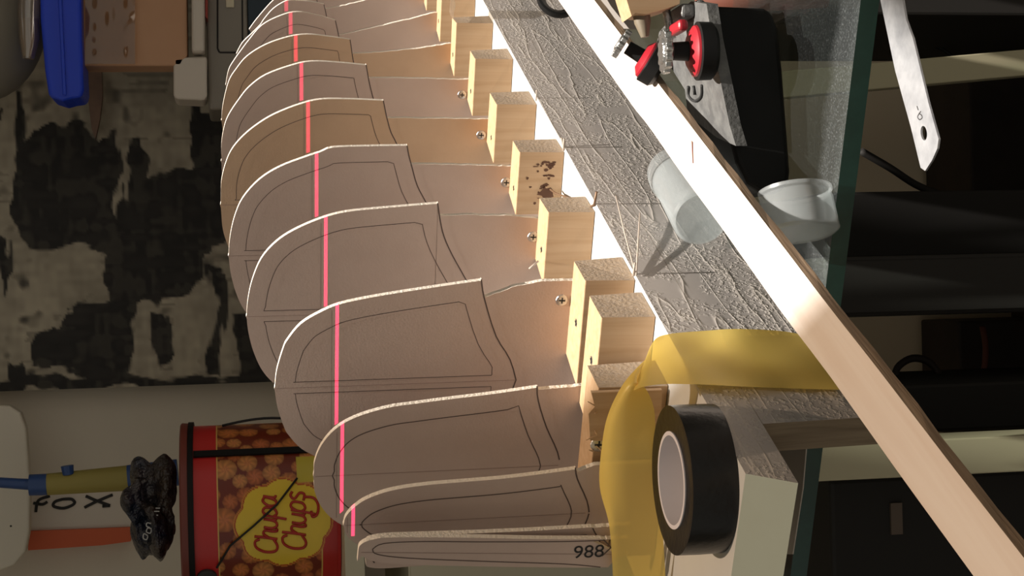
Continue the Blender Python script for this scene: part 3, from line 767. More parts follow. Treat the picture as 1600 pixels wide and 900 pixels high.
# dark post at the top right
e1, *_a = cab('dark_post_unit', (-150, 24), 1.40, 1.70, 1245, 'blackish unit at the top right corner behind the steel strip', M['char'], 1450)
def cable(name, pts, Y, r, label, m_=None):
    P_ = [onY(x, y, Y) for x, y in pts]; P_ = [np.array(p) for p in smooth_poly(P_, 5)]
    mb = MB(); mb.tube(P_, r, 8); return tag(mb.link(name, m_ or M['cable'], smooth=True), label, 'cable')
cable('power_cable', [(1205, 66), (1280, 68), (1360, 63), (1430, 66), (1470, 76), (1492, 92)], 1.60, .0022, 'thin black cable sagging under the glass, above the slanted leg')
cable('power_cable', [(1345, 236), (1390, 262), (1430, 288), (1470, 305)], 1.60, .0042, 'thicker dark cable looping below the slanted leg', M['char'])
cable('coiled_cable', [(1398, 600), (1402, 575), (1425, 560), (1452, 566), (1468, 590), (1470, 620)], 1.35, .0035, 'dark curled cable arching over the black case', M['brown_dark'])
cable('dull_red_cable', [(1535, 510), (1540, 545), (1535, 590), (1520, 620)], 1.43, .003, 'dull reddish cable hanging in front of the brown crate', M['reddish'])

# ------------------------------------------------------------------ bottles on the glass
def bottle(origin, ax, R, L_, label, cap=True):
    ax = np.array(ax, float); ax /= np.linalg.norm(ax)
    e_ = empty('plastic_bottle', (origin[0], origin[1], ZG), label, 'bottle')
    c = np.array(origin, float); t_ = .0008
    out = [(0, R * .90), (.0015, R), (L_ * .62, R * .92), (L_ * .70, R * .88), (L_ * .74, R * .93), (L_ * .80, R * .93)]
    inn = [(h, r - t_) for h, r in out[::-1]]; inn[-1] = (t_, R * .88)
    mb = MB(); mb.lathe(c, ax, out + inn, 48); autosmooth(mb.link('bottle_body', M['clear'], e_), 30)
    if cap:
        mb = MB(); mb.lathe(c, ax, [(L_ * .81, R * .86), (L_ * .81, R * .97), (L_ * .90, R * .97), (L_ * .91, R * .94), (L_, R * .93), (L_, R * .80)], 48)
        autosmooth(mb.link('cap', M['clear'], e_), 30)
    return e_
BT = -.0185
q1 = onT(1096, 342, BT); q2 = onT(1050, 268, BT); R1 = .0155
bottle(W(*q1), W(*q2) - W(*q1), R1, float(np.linalg.norm(W(*q2) - W(*q1))), 'small milky plastic bottle lying on its side between batten and grey plank')
R2 = .0190; c3 = top(1250, 366, ZG + R2); c4 = top(1242, 300, ZG + R2)
bottle(c3, c4 - c3, R2, float(np.linalg.norm(c4 - c3)) * 1.3, 'wide milky plastic tub lying on the glass between batten and green edge', False)

# ------------------------------------------------------------------ steel strip
ZR = ZG + .0006
e = empty('steel_strip', top(1400, 60, ZR), 'worn steel strip with a hole and a pointed end, sticking out over the glass edge', 'steel strip')
outl = [(1371, -30), (1377, 0), (1400, 110), (1425, 200), (1440, 262), (1447, 267), (1458, 250), (1466, 232), (1468, 217), (1452, 160), (1428, 60), (1417, 30), (1412, 0), (1405, -30)]
hole = [(1445 + 5 * math.cos(a_) + 1.0 * math.sin(a_), 208 + 11.5 * math.sin(a_)) for a_ in np.linspace(0, 2 * math.pi, 16, endpoint=False)]
bm = bmesh.new()
def loopv(L_): return [bm.verts.new(Vector(top(x, y, ZR)) - Vector(e['_o'])) for x, y in L_]
lo_, lh = loopv(outl), loopv(hole)
edges = [bm.edges.new((L_[i], L_[(i + 1) % len(L_)])) for L_ in (lo_, lh) for i in range(len(L_))]
bmesh.ops.triangle_fill(bm, use_beauty=True, use_dissolve=False, edges=edges)
me = bpy.data.meshes.new('strip_body'); bm.to_mesh(me); bm.free(); me.materials.append(M['ruler'])
o = bpy.data.objects.new('strip_body', me); col.objects.link(o); o.parent = e
so_ = o.modifiers.new('solid', 'SOLIDIFY'); so_.thickness = .0009; so_.offset = 0
def stroke_tubes(strokes, fn, r, name, m_, parent=None, n=6, k=5):
    mb = MB()
    for st in strokes:
        P_ = smooth_poly(st, k) if len(st) > 2 else [np.array(p) for p in st]
        mb.tube([fn(*p) for p in P_], r, n)
    return mb.link(name, m_, parent, smooth=True)
stroke_tubes([[(1439, 174), (1436, 178), (1434, 183), (1437, 187), (1441, 184), (1440, 180), (1437, 178)], [(1433, 166), (1435, 172)]],
             lambda x, y: top(x, y, ZR + .0005), .00022, 'stamped_mark', M['char'], e)

# ------------------------------------------------------------------ dark ring hanging on plank, top
q = onT(872, -2, -.0150); c = W(*q)
mb = MB(); mb.lathe(c, N - D, [(0, .0100), (0, .0172), (.004, .0180), (.007, .0178), (.0075, .0160), (.003, .0120)], 48, closed=True)
o = autosmooth(mb.link('rubber_ring', M['blackplastic']), 35); tag(o, 'black rubber ring against the grey plank at the top of the photo', 'ring')

# ------------------------------------------------------------------ clamp tool on the glass
YC = .772
ct = empty('bench_clamp', (.09, YC, ZG), 'black bench clamp with two red wheels and silver star knobs on the glass', 'clamp')
front = [(1108, 8), (1195, 12), (1208, 20), (1217, 45), (1224, 110), (1230, 190), (1236, 268), (1234, 284), (1222, 299), (1208, 303), (1188, 300), (1168, 288), (1152, 255), (1138, 200), (1122, 110), (1112, 50)]
mb = MB(); mb.prism([onY(x, y, YC) for x, y in front], np.array([0, .055, 0]), 0)
bevel(mb.link('housing', M['blackplastic'], ct), .003, 3)
# top plate: sunlit look of black plastic put into a grey colour
def at(x, y, z): return top(x, y, z)
zt_ = onY(1110, 60, YC)[2] + .0022
plate = [(1104, 6), (1112, 60), (1124, 118), (1140, 195), (1150, 228), (1120, 215), (1075, 180), (1070, 140), (1050, 108), (1022, 88), (1030, 50), (1055, 22), (1080, 2)]
def topslope(x, y):
    # the plate's upper side slopes with the housing
    z = np.interp(y, [0, 60, 118, 195, 228], [zt_, zt_, zt_ - .004, zt_ - .009, zt_ - .012]); return top(x, y, z)
PL = [topslope(*p) for p in plate]
mb = MB(); k = len(PL); mb.add(PL + [p - Z * .006 for p in PL], [list(range(k)), list(range(k, 2 * k))] + [[i, (i + 1) % k, k + (i + 1) % k, k + i] for i in range(k)])
mb.link('top_plate', M['grey_plastic'], ct)
def knob(cx, cy, zc, tilt, Rw, Rk, gap_=.017):
    ax = np.array(tilt, float); ax /= np.linalg.norm(ax)
    c = top(cx, cy, zc)
    mb = MB(); mb.lathe(c - ax * .012, ax, [(0, Rw * .9), (.002, Rw * 1.08), (.009, Rw * 1.10), (.0095, Rw * .98)], 40); wheel_ = autosmooth(mb.link('wheel', M['blackplastic'], ct), 35)
    w_ = wheel_
    mb = MB(); mb.lathe(c - ax * .0024, ax, [(0, Rw * .97), (.0012, Rw * .95), (.004, Rw * .62), (.0041, Rw * .3)], 40); autosmooth(mb.link('wheel_face', M['red'], w_), 35)
    mb = MB(); mb.lathe(c, ax, [(0, Rw * .38), (gap_ - .002, Rw * .34)], 24); autosmooth(mb.link('hub', M['blackplastic'], ct), 35)
    # star knob with teeth
    mb = MB(); u = np.cross(ax, [.3, 1, .2]); u /= np.linalg.norm(u); q_ = np.cross(ax, u); ctr = c + ax * gap_; poly = []
    nT = 14
    for i in range(nT * 4):
        r = Rk * (1 if i % 4 in (0, 1) else .86); th_ = 2 * math.pi * i / (nT * 4); poly.append(ctr + r * (math.cos(th_) * u + math.sin(th_) * q_))
    mb.prism(poly, ax * .0035); mb.lathe(ctr + ax * .0035, ax, [(0, Rk * .6), (.0008, Rk * .5)], 20)
    bevel(mb.link('star_knob', M['silver'], ct), .0004, 2)
knob(1080, 80, -.0275, (.0, .06, 1), .0135, .0115, .0115)
knob(1006, 90, -.0275, (.55, .1, .85), .0115, .0088, .013)
# threaded rod and jaws above
mb = MB(); P_ = [top(1050, 60, -.028), top(1042, 22, -.026), top(1036, -12, -.024)]
mb.tube(P_, .0022, 10); mb.link('threaded_rod', M['silver'], ct, smooth=True)
mb = MB()
for x0, y0, x1, y1 in ((1056, 10, 1078, 32), (1080, 4, 1094, 24)):
    A_, B_ = onY(x0, y1, .80), onY(x1, y0, .80)
    v = boxW((min(A_[0], B_[0]), .79, min(A_[2], B_[2])), (max(A_[0], B_[0]), .815, max(A_[2], B_[2]))); mb.add(v.v, v.f)
bevel(mb.link('grey_jaw', M['grey_plastic'], ct), .002, 3)
A_, B_ = onY(1056, 50, .785), onY(1072, 32, .785)
bevel(boxW((min(A_[0], B_[0]), .78, min(A_[2], B_[2])), (max(A_[0], B_[0]), .80, max(A_[2], B_[2]))).link('red_button', M['red'], ct), .002, 3)
mb = MB(); mb.tube([onY(1000, 8, .80), onY(1004, 35, .80), onY(1008, 58, .80)], [.0050, .0045, .0022], 12); autosmooth(mb.link('olive_lever', mat('olive_lever', (.16, .13, .09), .5), ct), 40)
# wood offcut held above
mb = MB(); P_ = [onY(x, y, .79) for x, y in ((975, -14), (987, 25), (993, 20), (1010, 22), (1040, 14), (1062, 6), (1064, -20))]
mb.prism(P_, np.array([0, .02, 0]))
tag(mb.link('wood_offcut', M['block']), 'rough pale wood offcut at the top of the photo above the clamp', 'wood offcut')
# red-brown dowel behind the clamp, at the frame's top
mb = MB(); mb.tube([onY(1090, -6, .86), onY(1180, 2, .86), onY(1290, -4, .86)], .006, 12)
tag(mb.link('brown_dowel', M['reddish'], smooth=True), 'dull red-brown dowel along the top of the photo beyond the black clamp', 'dowel')
# slot on the clamp's top plate
stroke_tubes([[(1076, 135), (1077, 150), (1086, 158), (1096, 150), (1097, 133)], [(1084, 134), (1086, 148)]], lambda x, y: topslope(x, y) + Z * .0002, .0008, 'slot_mark', M['ink'], ct)
# thin white piece laid flat on the glass
P_ = [top(x, y, ZG + .0004) for x, y in ((1215, 690), (1262, 690), (1256, 762), (1240, 866), (1205, 866))]
mb = MB(); mb.prism(P_, Z * .0006)
tag(mb.link('white_piece', M['paper']), 'small flat white piece on the glass under the end of the beam', 'card')
# grey notebook lying on the glass
gb = empty('grey_notebook', top(970, 20, ZG), 'plain grey notebook lying on the glass beyond the batten near the top of the photo', 'notebook')
P_ = [top(x, y, ZG + .0005) for x, y in ((880, -70), (930, 44), (1016, 46), (1012, -70))]
mb = MB(); mb.prism(P_, Z * .004); bevel(mb.link('cover', M['grey_box'], gb), .0006)
P_ = [top(x, y, ZG + .0046) for x, y in ((934, -70), (936, 44), (937.5, 44), (935.5, -70))]
mb = MB(); mb.prism(P_, Z * .0002); mb.link('spine_crease', M['ink'], gb)

# ------------------------------------------------------------------ painting on the back wall
def paint_canvas():
    Y = WY - .025; P0 = onY(-60, 604, Y); x0 = onY(200, 604.5, Y)[0]; x1 = .62; z1 = .62; z0 = -.05
    nx, nz = 300, 300
    xs = np.linspace(x0, x1, nx); zs = np.linspace(z0, z1, nz)
    rng = np.random.RandomState(7)
    def vnoise(h, w_, cells_h, cells_w):
        g = rng.rand(cells_h + 2, cells_w + 2); yy = np.linspace(0, cells_h, h)[:, None]; xx = np.linspace(0, cells_w, w_)[None, :]
        yi = yy.astype(int); xi = xx.astype(int); fy = yy - yi; fx = xx - xi; fy = fy * fy * (3 - 2 * fy); fx = fx * fx * (3 - 2 * fx)
        a = g[yi, xi]; b = g[yi, xi + 1]; c_ = g[yi + 1, xi]; d_ = g[yi + 1, xi + 1]
        return (a * (1 - fx) + b * fx) * (1 - fy) + (c_ * (1 - fx) + d_ * fx) * fy
    # image coordinates of every grid point (for laying the brush shapes out)
    XX, ZZ = np.meshgrid(xs, zs); 
    P = np.stack([XX, np.full_like(XX, Y), ZZ], -1) - CAM; dz = P @ _F
    U = 800 + FPX * (P @ AX) / dz; V = 450 - FPX * (P @ AY) / dz
    n1 = vnoise(nz, nx, 14, 14) - .5; n2 = vnoise(nz, nx, 45, 45) - .5; n3 = vnoise(nz, nx, 120, 30) - .5; n4 = vnoise(nz, nx, 20, 110) - .5
    Uw = U + 26 * n1 + 12 * n2 + 14 * n3; Vw = V + 26 * (vnoise(nz, nx, 14, 14) - .5) + 14 * n2 + 12 * n4
    dark = np.zeros_like(U)
    def soft(d, w_=3): return np.clip(.5 - d / w_, 0, 1)
    def poly(pts, w_=3):
        pts = np.array(pts, float); inside = np.zeros_like(U, bool); dist = np.full_like(U, 1e9)
        for i in range(len(pts)):
            x1_, y1_ = pts[i]; x2_, y2_ = pts[(i + 1) % len(pts)]
            c_ = ((y1_ > Vw) != (y2_ > Vw)) & (Uw < (x2_ - x1_) * (Vw - y1_) / (y2_ - y1_ + 1e-9) + x1_); inside ^= c_
            l2 = (x2_ - x1_) ** 2 + (y2_ - y1_) ** 2; t_ = np.clip(((Uw - x1_) * (x2_ - x1_) + (Vw - y1_) * (y2_ - y1_)) / l2, 0, 1)
            dist = np.minimum(dist, np.hypot(Uw - x1_ - t_ * (x2_ - x1_), Vw - y1_ - t_ * (y2_ - y1_)))
        d = np.where(inside, -dist, dist); return soft(d, w_)
    darks = [
        [(20, 270), (45, 220), (80, 190), (120, 188), (150, 215), (175, 190), (178, 330), (165, 395), (120, 390), (40, 385), (22, 340)],
        [(165, 190), (180, 190), (180, 470), (160, 470), (160, 240)],
        [(180, 300), (197, 205), (222, 210), (222, 265), (290, 250), (310, 205), (300, 165), (345, 185), (380, 190), (380, 370), (330, 375), (318, 430), (290, 455), (215, 470), (205, 600), (50, 572), (60, 530), (110, 480), (165, 460), (160, 350)],
        [(-5, 360), (12, 370), (14, 450), (-5, 455)], [(-70, 590), (600, 582), (600, 615), (-70, 612)], [(0, 165), (12, 168), (10, 190), (0, 190)],
        [(235, 480), (268, 480), (270, 520), (285, 560), (240, 565), (228, 530)], [(330, 400), (350, 420), (345, 580), (330, 575)],
        [(360, 480), (420, 480), (420, 600), (370, 590)], [(420, -60), (600, -60), (600, 620), (420, 620)],
        [(32, 140), (38, 140), (42, 240), (34, 240)], [(300, 155), (322, 160), (318, 215), (300, 200)],
        [(15, 560), (35, 555), (40, 600), (10, 600)], [(96, 470), (140, 470), (135, 484), (98, 484)]]
    for p in darks: dark = np.maximum(dark, poly(p))
    # streaks dragged by a dry brush
    st = (vnoise(nz, nx, 6, 150) > .66) & (vnoise(nz, nx, 22, 22) > .62); dark = np.maximum(dark, st * .35)
    st2 = (vnoise(nz, nx, 90, 8) > .72) & (vnoise(nz, nx, 18, 18) > .60); sm_ = np.clip((vnoise(nz, nx, 26, 34) + .5 * vnoise(nz, nx, 70, 70) - 1.02) * 3, 0, .75); dark = np.maximum(dark, sm_)
    lights = [[(180, 205), (192, 205), (196, 300), (190, 345), (182, 300)], [(52, 390), (150, 392), (158, 450), (112, 470), (60, 480), (50, 430)],
              [(205, 475), (232, 470), (232, 520), (250, 570), (320, 578), (330, 470), (300, 460), (275, 478), (285, 540), (240, 585), (205, 575)],
              [(75, 572), (110, 578), (118, 586), (80, 582)]]
    for p in lights: dark = dark * (1 - poly(p) * .96)
    dry = np.clip((n3 + n4 + n2) * .9, -.35, .45); dark = np.clip(dark + dry * .25 * (dark > .05), 0, 1)
    tone = 1 + .25 * n1 + .2 * n3 + .2 * n4 + .25 * (vnoise(nz, nx, 90, 90) - .5)
    base = np.array([.36, .32, .245]); blk = np.array([.008, .007, .006])
    C_ = base[None, None] * tone[..., None] * (1 - dark[..., None]) + blk[None, None] * (1 + 2.5 * np.clip(n2 + n4, 0, 1)[..., None]) * dark[..., None]
    e_ = empty('abstract_painting', ((x0 + x1) / 2, Y, z0), 'big abstract canvas with rough black shapes on beige, hanging on the wall', 'painting')
    Vv = [(xs[j], Y, zs[i]) for i in range(nz) for j in range(nx)]
    Ff = [[i * nx + j, i * nx + j + 1, (i + 1) * nx + j + 1, (i + 1) * nx + j] for i in range(nz - 1) for j in range(nx - 1)]
    m_ = bpy.data.materials.new('painted_canvas'); m_.use_nodes = True; nt_ = m_.node_tree; b_ = nt_.nodes['Principled BSDF']; b_.inputs['Roughness'].default_value = .7
    at_ = nt_.nodes.new('ShaderNodeVertexColor'); at_.layer_name = 'paint'; nt_.links.new(at_.outputs[0], b_.inputs['Base Color'])
    me_ = bpy.data.meshes.new('painted_surface'); og = Vector(e_['_o']); me_.from_pydata([Vector(v_) - og for v_ in Vv], [], Ff); me_.materials.append(m_)
    ca = me_.color_attributes.new('paint', 'FLOAT_COLOR', 'POINT'); arr = np.concatenate([C_.reshape(-1, 3), np.ones((nx * nz, 1))], 1).astype(np.float32); ca.data.foreach_set('color', arr.ravel())
    o_ = bpy.data.objects.new('painted_surface', me_); col.objects.link(o_); o_.parent = e_
    boxW((x0, Y + .0004, z0), (x1, WY - .0004, z1)).link('stretcher_frame', M['dark'], e_)
paint_canvas()

# ------------------------------------------------------------------ sweet tin
YT = 1.60
TCx = onY(400, 800, YT)[0]; TR = .0885; TZ0 = onY(532, 800, YT - TR)[2]; TZ1 = onY(283, 800, YT - TR)[2]
tin = empty('sweet_tin', (TCx, YT, TZ0), 'red and orange tin of lollipops with a yellow flower badge', 'tin')
Ht = TZ1 - TZ0
def tin_label():
    nth, nh = 420, 260; th_ = np.linspace(-math.pi, math.pi, nth); hh = np.linspace(0, Ht - .006, nh)
    rng = np.random.RandomState(3); TT, HH = np.meshgrid(th_, hh); A_ = TT * TR; 
    C_ = np.zeros((nh, nth, 3)); C_[:] = (.16, .022, .008)
    # lollipop balls
    pts = []
    for i in range(7000):
        p = np.array([rng.uniform(-math.pi, math.pi) * TR, rng.uniform(.012, Ht - .028)]); r = rng.uniform(.0062, .0125)
        if all((p[0] - q[0]) ** 2 + (p[1] - q[1]) ** 2 > ((r + q[2]) * .90) ** 2 for q in pts): pts.append((p[0], p[1], r))
    for px, pz, r in pts:
        d = np.hypot((A_ - px), (HH - pz) * 1.0) / r; mk = d < 1
        ang = np.arctan2(HH - pz, A_ - px); wr = .5 + .5 * np.sin(ang * 7 + rng.rand() * 6 + d * 5)
        tone = (1 - .45 * d ** 2) * (.75 + .35 * wr)
        base = np.array([[.62, .20, .05], [.55, .15, .045], [.66, .27, .08]][rng.randint(3)])
        C_[mk] = (base[None] * tone[..., None][mk])
        mid = d < .35; C_[mid] = C_[mid] * .6 + np.array([.6, .18, .08]) * .35
    # bands
    lo_ = HH < .0175; hi_ = HH > Ht - .0335 + .0; 
    C_[lo_] = (.46, .018, .015); C_[hi_] = (.50, .02, .02)
    ln = (abs(HH - .018) < .0006) | (abs(HH - (Ht - .034)) < .0006); C_[ln] = (.65, .45, .12)
    # flower badge (scalloped)
    fx, fz = 0.0, .0545
    dx = A_ - fx; dz_ = HH - fz; an = np.arctan2(dz_, dx); rr = np.hypot(dx / 1.0, dz_ / 1.06)
    lim = .0385 + .0040 * np.abs(np.cos(an * 4)) 
    C_[rr < lim + .0022] = (.60, .24, .04); C_[rr < lim + .0010] = (.42, .03, .01); C_[rr < lim] = (.78, .56, .04)
    # small yellow badge at the side
    r2 = np.maximum(abs(A_ - .052) / .014, abs(HH - .030) / .010); C_[r2 < 1] = (.55, .45, .04)
    Vv = [(TCx + TR * math.sin(t_), YT - TR * math.cos(t_), TZ0 + h_) for h_ in hh for t_ in th_]
    Ff = [[i * nth + j, i * nth + j + 1, (i + 1) * nth + j + 1, (i + 1) * nth + j] for i in range(nh - 1) for j in range(nth - 1)]
    me_ = bpy.data.meshes.new('printed_body'); og = Vector(tin['_o']); me_.from_pydata([Vector(v_) - og for v_ in Vv], [], Ff)
    m_ = bpy.data.materials.new('printed_tin'); m_.use_nodes = True; nt_ = m_.node_tree; b_ = nt_.nodes['Principled BSDF']; b_.inputs['Roughness'].default_value = .28
    at_ = nt_.nodes.new('ShaderNodeVertexColor'); at_.layer_name = 'print'; nt_.links.new(at_.outputs[0], b_.inputs['Base Color']); me_.materials.append(m_)
    ca = me_.color_attributes.new('print', 'FLOAT_COLOR', 'POINT'); ca.data.foreach_set('color', np.concatenate([C_.reshape(-1, 3), np.ones((nth * nh, 1))], 1).astype(np.float32).ravel())
    me_.polygons.foreach_set('use_smooth', [True] * len(me_.polygons))
    o_ = bpy.data.objects.new('printed_body', me_); col.objects.link(o_); o_.parent = tin
tin_label()
mb = MB(); mb.lathe((TCx, YT, TZ0), Z, [(0, TR - .002), (0, TR + .0012), (.003, TR + .0014), (.0035, TR - .002)], 96); autosmooth(mb.link('bottom_rim', M['red_dark'], tin), 35)
mb = MB(); mb.lathe((TCx, YT, TZ0), Z, [(Ht - .006, TR - .002), (Ht - .006, TR + .003), (Ht, TR + .0035), (Ht + .0015, TR + .002), (Ht, TR - .002)], 96, 0)
lid_ = autosmooth(mb.link('lid', mat('tin_lid', (.16, .03, .02), .4), tin), 35)
mb = MB(); mb.lathe((TCx, YT, TZ0), Z, [(Ht - .0115, TR + .001), (Ht - .0115, TR + .0042), (Ht - .0062, TR + .0042), (Ht - .0062, TR + .001)], 96, closed=True)
autosmooth(mb.link('black_rim_band', M['blackplastic'], lid_), 35)
def cyl(a_, h_, lift=.0006): t_ = a_ / TR; return np.array([TCx + (TR + lift) * math.sin(t_), YT - (TR + lift) * math.cos(t_), TZ0 + h_])
# black strap down the side
mb = MB(); a0 = .0735
for i in range(12):
    h0, h1 = .0 + i * (Ht - .012) / 12, (i + 1) * (Ht - .012) / 12
    mb.hexa([cyl(a0 - .0035, h0), cyl(a0 + .0035, h0), cyl(a0 + .0035, h1), cyl(a0 - .0035, h1)], [cyl(a0 - .0035, h0, .003), cyl(a0 + .0035, h0, .003), cyl(a0 + .0035, h1, .003), cyl(a0 - .0035, h1, .003)])
mb.link('side_seam_strap', M['blackplastic'], tin)
mb = MB(); mb.tube([cyl(.118, h_, .004 + .006 * math.sin((h_ - .02) / .09 * math.pi)) for h_ in np.linspace(.02, .11, 12)], .0013, 8); mb.link('wire_handle', M['cable'], tin, smooth=True)
mb = MB(); mb.tube([cyl(-.040, .118, .003), cyl(-.018, .105, .0032), cyl(.0, .082, .0032), cyl(.018, .060, .003), cyl(.042, .040, .003)], .0011, 8); mb.link('bail_wire', M['cable'], tin, smooth=True)
P_ = cyl(-.052, .1275, .0); mb = MB(); ax_ = P_ - np.array([TCx, YT, P_[2]]); mb.lathe(P_, ax_, [(0, .0095), (.003, .0095), (.004, .007)], 24); autosmooth(mb.link('handle_boss', M['char'], tin), 35)
# lettering on the badge (written in strokes; slanting script)
G = {
 'C': [[(.62, .78), (.50, .98), (.22, .92), (.05, .55), (.10, .12), (.35, .0), (.65, .16)]],
 'h': [[(.08, 1.0), (.06, .5), (.02, 0)], [(.05, .35), (.22, .60), (.38, .52), (.36, .2), (.40, 0), (.5, .04)]],
 'u': [[(.02, .58), (.0, .2), (.14, .0), (.32, .12), (.38, .58)], [(.38, .58), (.37, .1), (.48, .02)]],
 'p': [[(.04, .60), (.0, .1), (-.06, -.42)], [(.02, .35), (.18, .60), (.38, .5), (.36, .12), (.16, .0), (.02, .14)]],
 'a': [[(.38, .50), (.18, .60), (.0, .34), (.06, .03), (.26, .06), (.38, .5)], [(.40, .58), (.37, .1), (.48, .02)]],
 's': [[(.34, .52), (.16, .60), (.04, .44), (.30, .22), (.26, .02), (.0, .06)]]}
ADV = {'C': .66, 'h': .50, 'u': .50, 'p': .48, 'a': .50, 's': .40}
def script_word(word, a_start, h_base, size, tail=False):
    out = []; x = 0
    for ch in word:
        for st in G[ch]:
            out.append([(a_start + (x + px + py * .12) * size, h_base + py * size + .10 * x * size * 0) for px, py in st])
        x += ADV[ch]
    if tail: out.append([(a_start + (x - .25 + px) * size, h_base + py * size) for px, py in ((.0, .05), (-.05, -.35), (-.35, -.55), (-.75, -.5), (-.85, -.3), (-.6, -.25))])
    return out
mb = MB()
for word, a_, h_, sz, tl_ in (('Chupa', -.0295, .0605, .0215, False), ('Chups', -.0275, .0335, .0225, True)):
    for st in script_word(word, a_, h_, sz, tl_):
        P_ = smooth_poly(st, 5); mb.tube([cyl(p[0], p[1], .0006) for p in P_], .00135, 6)
mb.link('lettering', mat('letter_red', (.42, .02, .01), .4), tin, smooth=True)

# ------------------------------------------------------------------ shelf under the tin and cream drawers
SZ = TZ0 - .0005
x_r = onY(545, 780, 1.45)[0]
structure(boxW((-1.2, 1.47, SZ - .018), (-.13, WY - .0005, SZ)).link('trim_1', M['cream']))
e1 = empty('cream_drawer_unit', (-.6, 1.50, FLOOR), 'cream drawer unit below the tin shelf at the left bottom corner', 'drawer unit')
zt = onY(638, 890, 1.48)[2]
xx0 = Xat(1100, 1.48, 700); xx1 = Xat(868, 1.48, 700)
boxW((xx0, 1.48, FLOOR + .0005), (xx1, 1.72, zt)).link('body', M['cream'], e1)
boxW((xx0 + .01, 1.477, zt - .20), (xx1 - .004, 1.4798, zt - .002)).link('drawer', M['cream'], e1)
# ------------------------------------------------------------------ things on the wall above the tin
YW = WY - .0005
e1 = empty('rounded_white_board', onY(20, 760, YW), 'white board with rounded corners at the left edge of the photo', 'board')
pts = [(-90, 640), (-60, 630), (15, 634), (32, 645), (41, 670), (43, 700), (47, 760), (46, 830), (40, 862), (22, 884), (0, 892), (-60, 894), (-90, 880)]
mb = MB(); mb.prism([onY(x, y, 1.86) for x, y in pts], np.array([0, .02, 0])); bevel(mb.link('board_panel', M['boardwhite'], e1), .003, 3)
mb = MB(); mb.lathe(onY(17, 822, 1.86) , (0, -1, 0), [(0, .0012), (.0004, .0010)], 12); mb.link('nail_hole', M['ink'], e1)
mb = MB(); mb.tube([onY(-30, 760, 1.86), onY(-30, 760, 1.949)], .006, 10); mb.link('hanger', M['steel'], e1)
# sheet with lettering
e1 = empty('fox_sheet', onY(120, 800, 1.93), 'white sheet handwritten with FOX, on the wall beside the sweet tin', 'sheet')
mb = MB(); mb.prism([onY(x, y, 1.930) for x, y in ((48, 768), (212, 762), (210, 824), (46, 829))], np.array([0, .019, 0])); mb.link('sheet_panel', M['paper'], e1)
stroke_tubes([[(56, 800), (60, 782), (78, 775)], [(52, 786), (66, 788), (74, 784)], [(98, 780), (86, 784), (84, 791), (100, 794), (116, 787), (112, 780), (98, 780)],
              [(134, 775), (150, 782), (172, 790)], [(132, 793), (152, 783), (176, 773)], [(172, 790), (160, 791)]],
             lambda x, y: onY(x, y, 1.9297), .0019, 'lettering', M['ink'], e1)
mb = MB(); mb.prism([onY(x, y, 1.925) for x, y in ((44, 830), (203, 824), (204, 846), (160, 852), (44, 860))], np.array([0, .024, 0]))
tag(mb.link('orange_strip', M['orange']), 'orange strip below the handwritten sheet on the wall', 'strip')
# blue and mustard tube
e1 = empty('blue_tube', onY(240, 745, 1.80), 'blue tube with a mustard band hanging above the sweet tin', 'tube')
def seg(name, x0, y0, x1, y1, r0, r1, m_, Y=1.80):
    mb = MB(); mb.tube([onY(x0, y0, Y), onY(x1, y1, Y)], [r0, r1], 20); autosmooth(mb.link(name, m_, e1), 40)
seg('blue_end', 200, 747, 278, 738, .0145, .0150, M['darkblue']); seg('mustard_band', 74, 757, 200, 747, .0120, .0142, M['yellowish'])
seg('blue_collar', 46, 758, 74, 757, .0118, .0120, M['darkblue']); seg('thin_tip', -30, 752, 46, 757, .0055, .0062, M['darkblue'])
mb = MB(); c = onY(106, 736, 1.795); mb.lathe(c, (1, 0, .1), [(-.004, .006), (.006, .007)], 14); mb.link('clip', M['darkblue'], e1)
# crumpled black wrapper
e1 = empty('candy_wrapper', onY(275, 800, 1.60), 'crumpled shiny black wrapper with silver lettering, on top of the sweet tin', 'wrapper')
bm = bmesh.new(); bmesh.ops.create_icosphere(bm, subdivisions=5, radius=1)
rng = np.random.RandomState(2); dirs = rng.randn(170, 3); dirs /= np.linalg.norm(dirs, axis=1)[:, None]; amp = rng.uniform(-1, 1, 170)
cw = np.array(onY(238, 796, 1.60)); og = np.array(e1['_o'])
for v_ in bm.verts:
    p = np.array(v_.co); k = sum(a_ * max(0, p @ d_ - .86) * 3.6 for a_, d_ in zip(amp, dirs)); k += .06 * math.sin(9 * p[0] + 7 * p[2]) ; r = 1 + .40 * k
    q_ = p * r * np.array([.040, .030, .024]); v_.co = Vector(cw + q_ - og)
me = bpy.data.meshes.new('wrapper_body'); bm.to_mesh(me); bm.free(); me.materials.append(M['wrap']); o = bpy.data.objects.new('wrapper_body', me); col.objects.link(o); o.parent = e1
mb = MB()
YQ = 1.60 - .034
for (x0, y0, x1, y1) in ((243, 794, 250, 794), (241, 799, 249, 799), (239, 805, 247, 805), (238, 810, 246, 811)): mb.tube([onY(x0, y0, YQ), onY(x1, y1, YQ)], .0006, 5)
for st in ([(236, 818), (230, 817), (229, 822), (234, 824)], [(237, 826), (231, 825), (229, 831), (235, 833), (237, 827)], [(231, 837), (225, 834), (224, 841), (229, 843), (231, 838)]):
    mb.tube([onY(*p, YQ) for p in smooth_poly(st, 4)], .0006, 5)
mb.link('lettering', M['silverprint'], e1)

# ------------------------------------------------------------------ pile of things at the top left (on the right in the room)
def pile(name, pts, Y, dep, m_, label, cat, bev=.002):
    P_ = [onY(x, y, Y) for x, y in pts]; mb = MB(); mb.prism(P_, np.array([0, dep, 0])); o_ = mb.link(name, m_); bevel(o_, bev, 3); return tag(o_, label, cat)
YP = 1.76
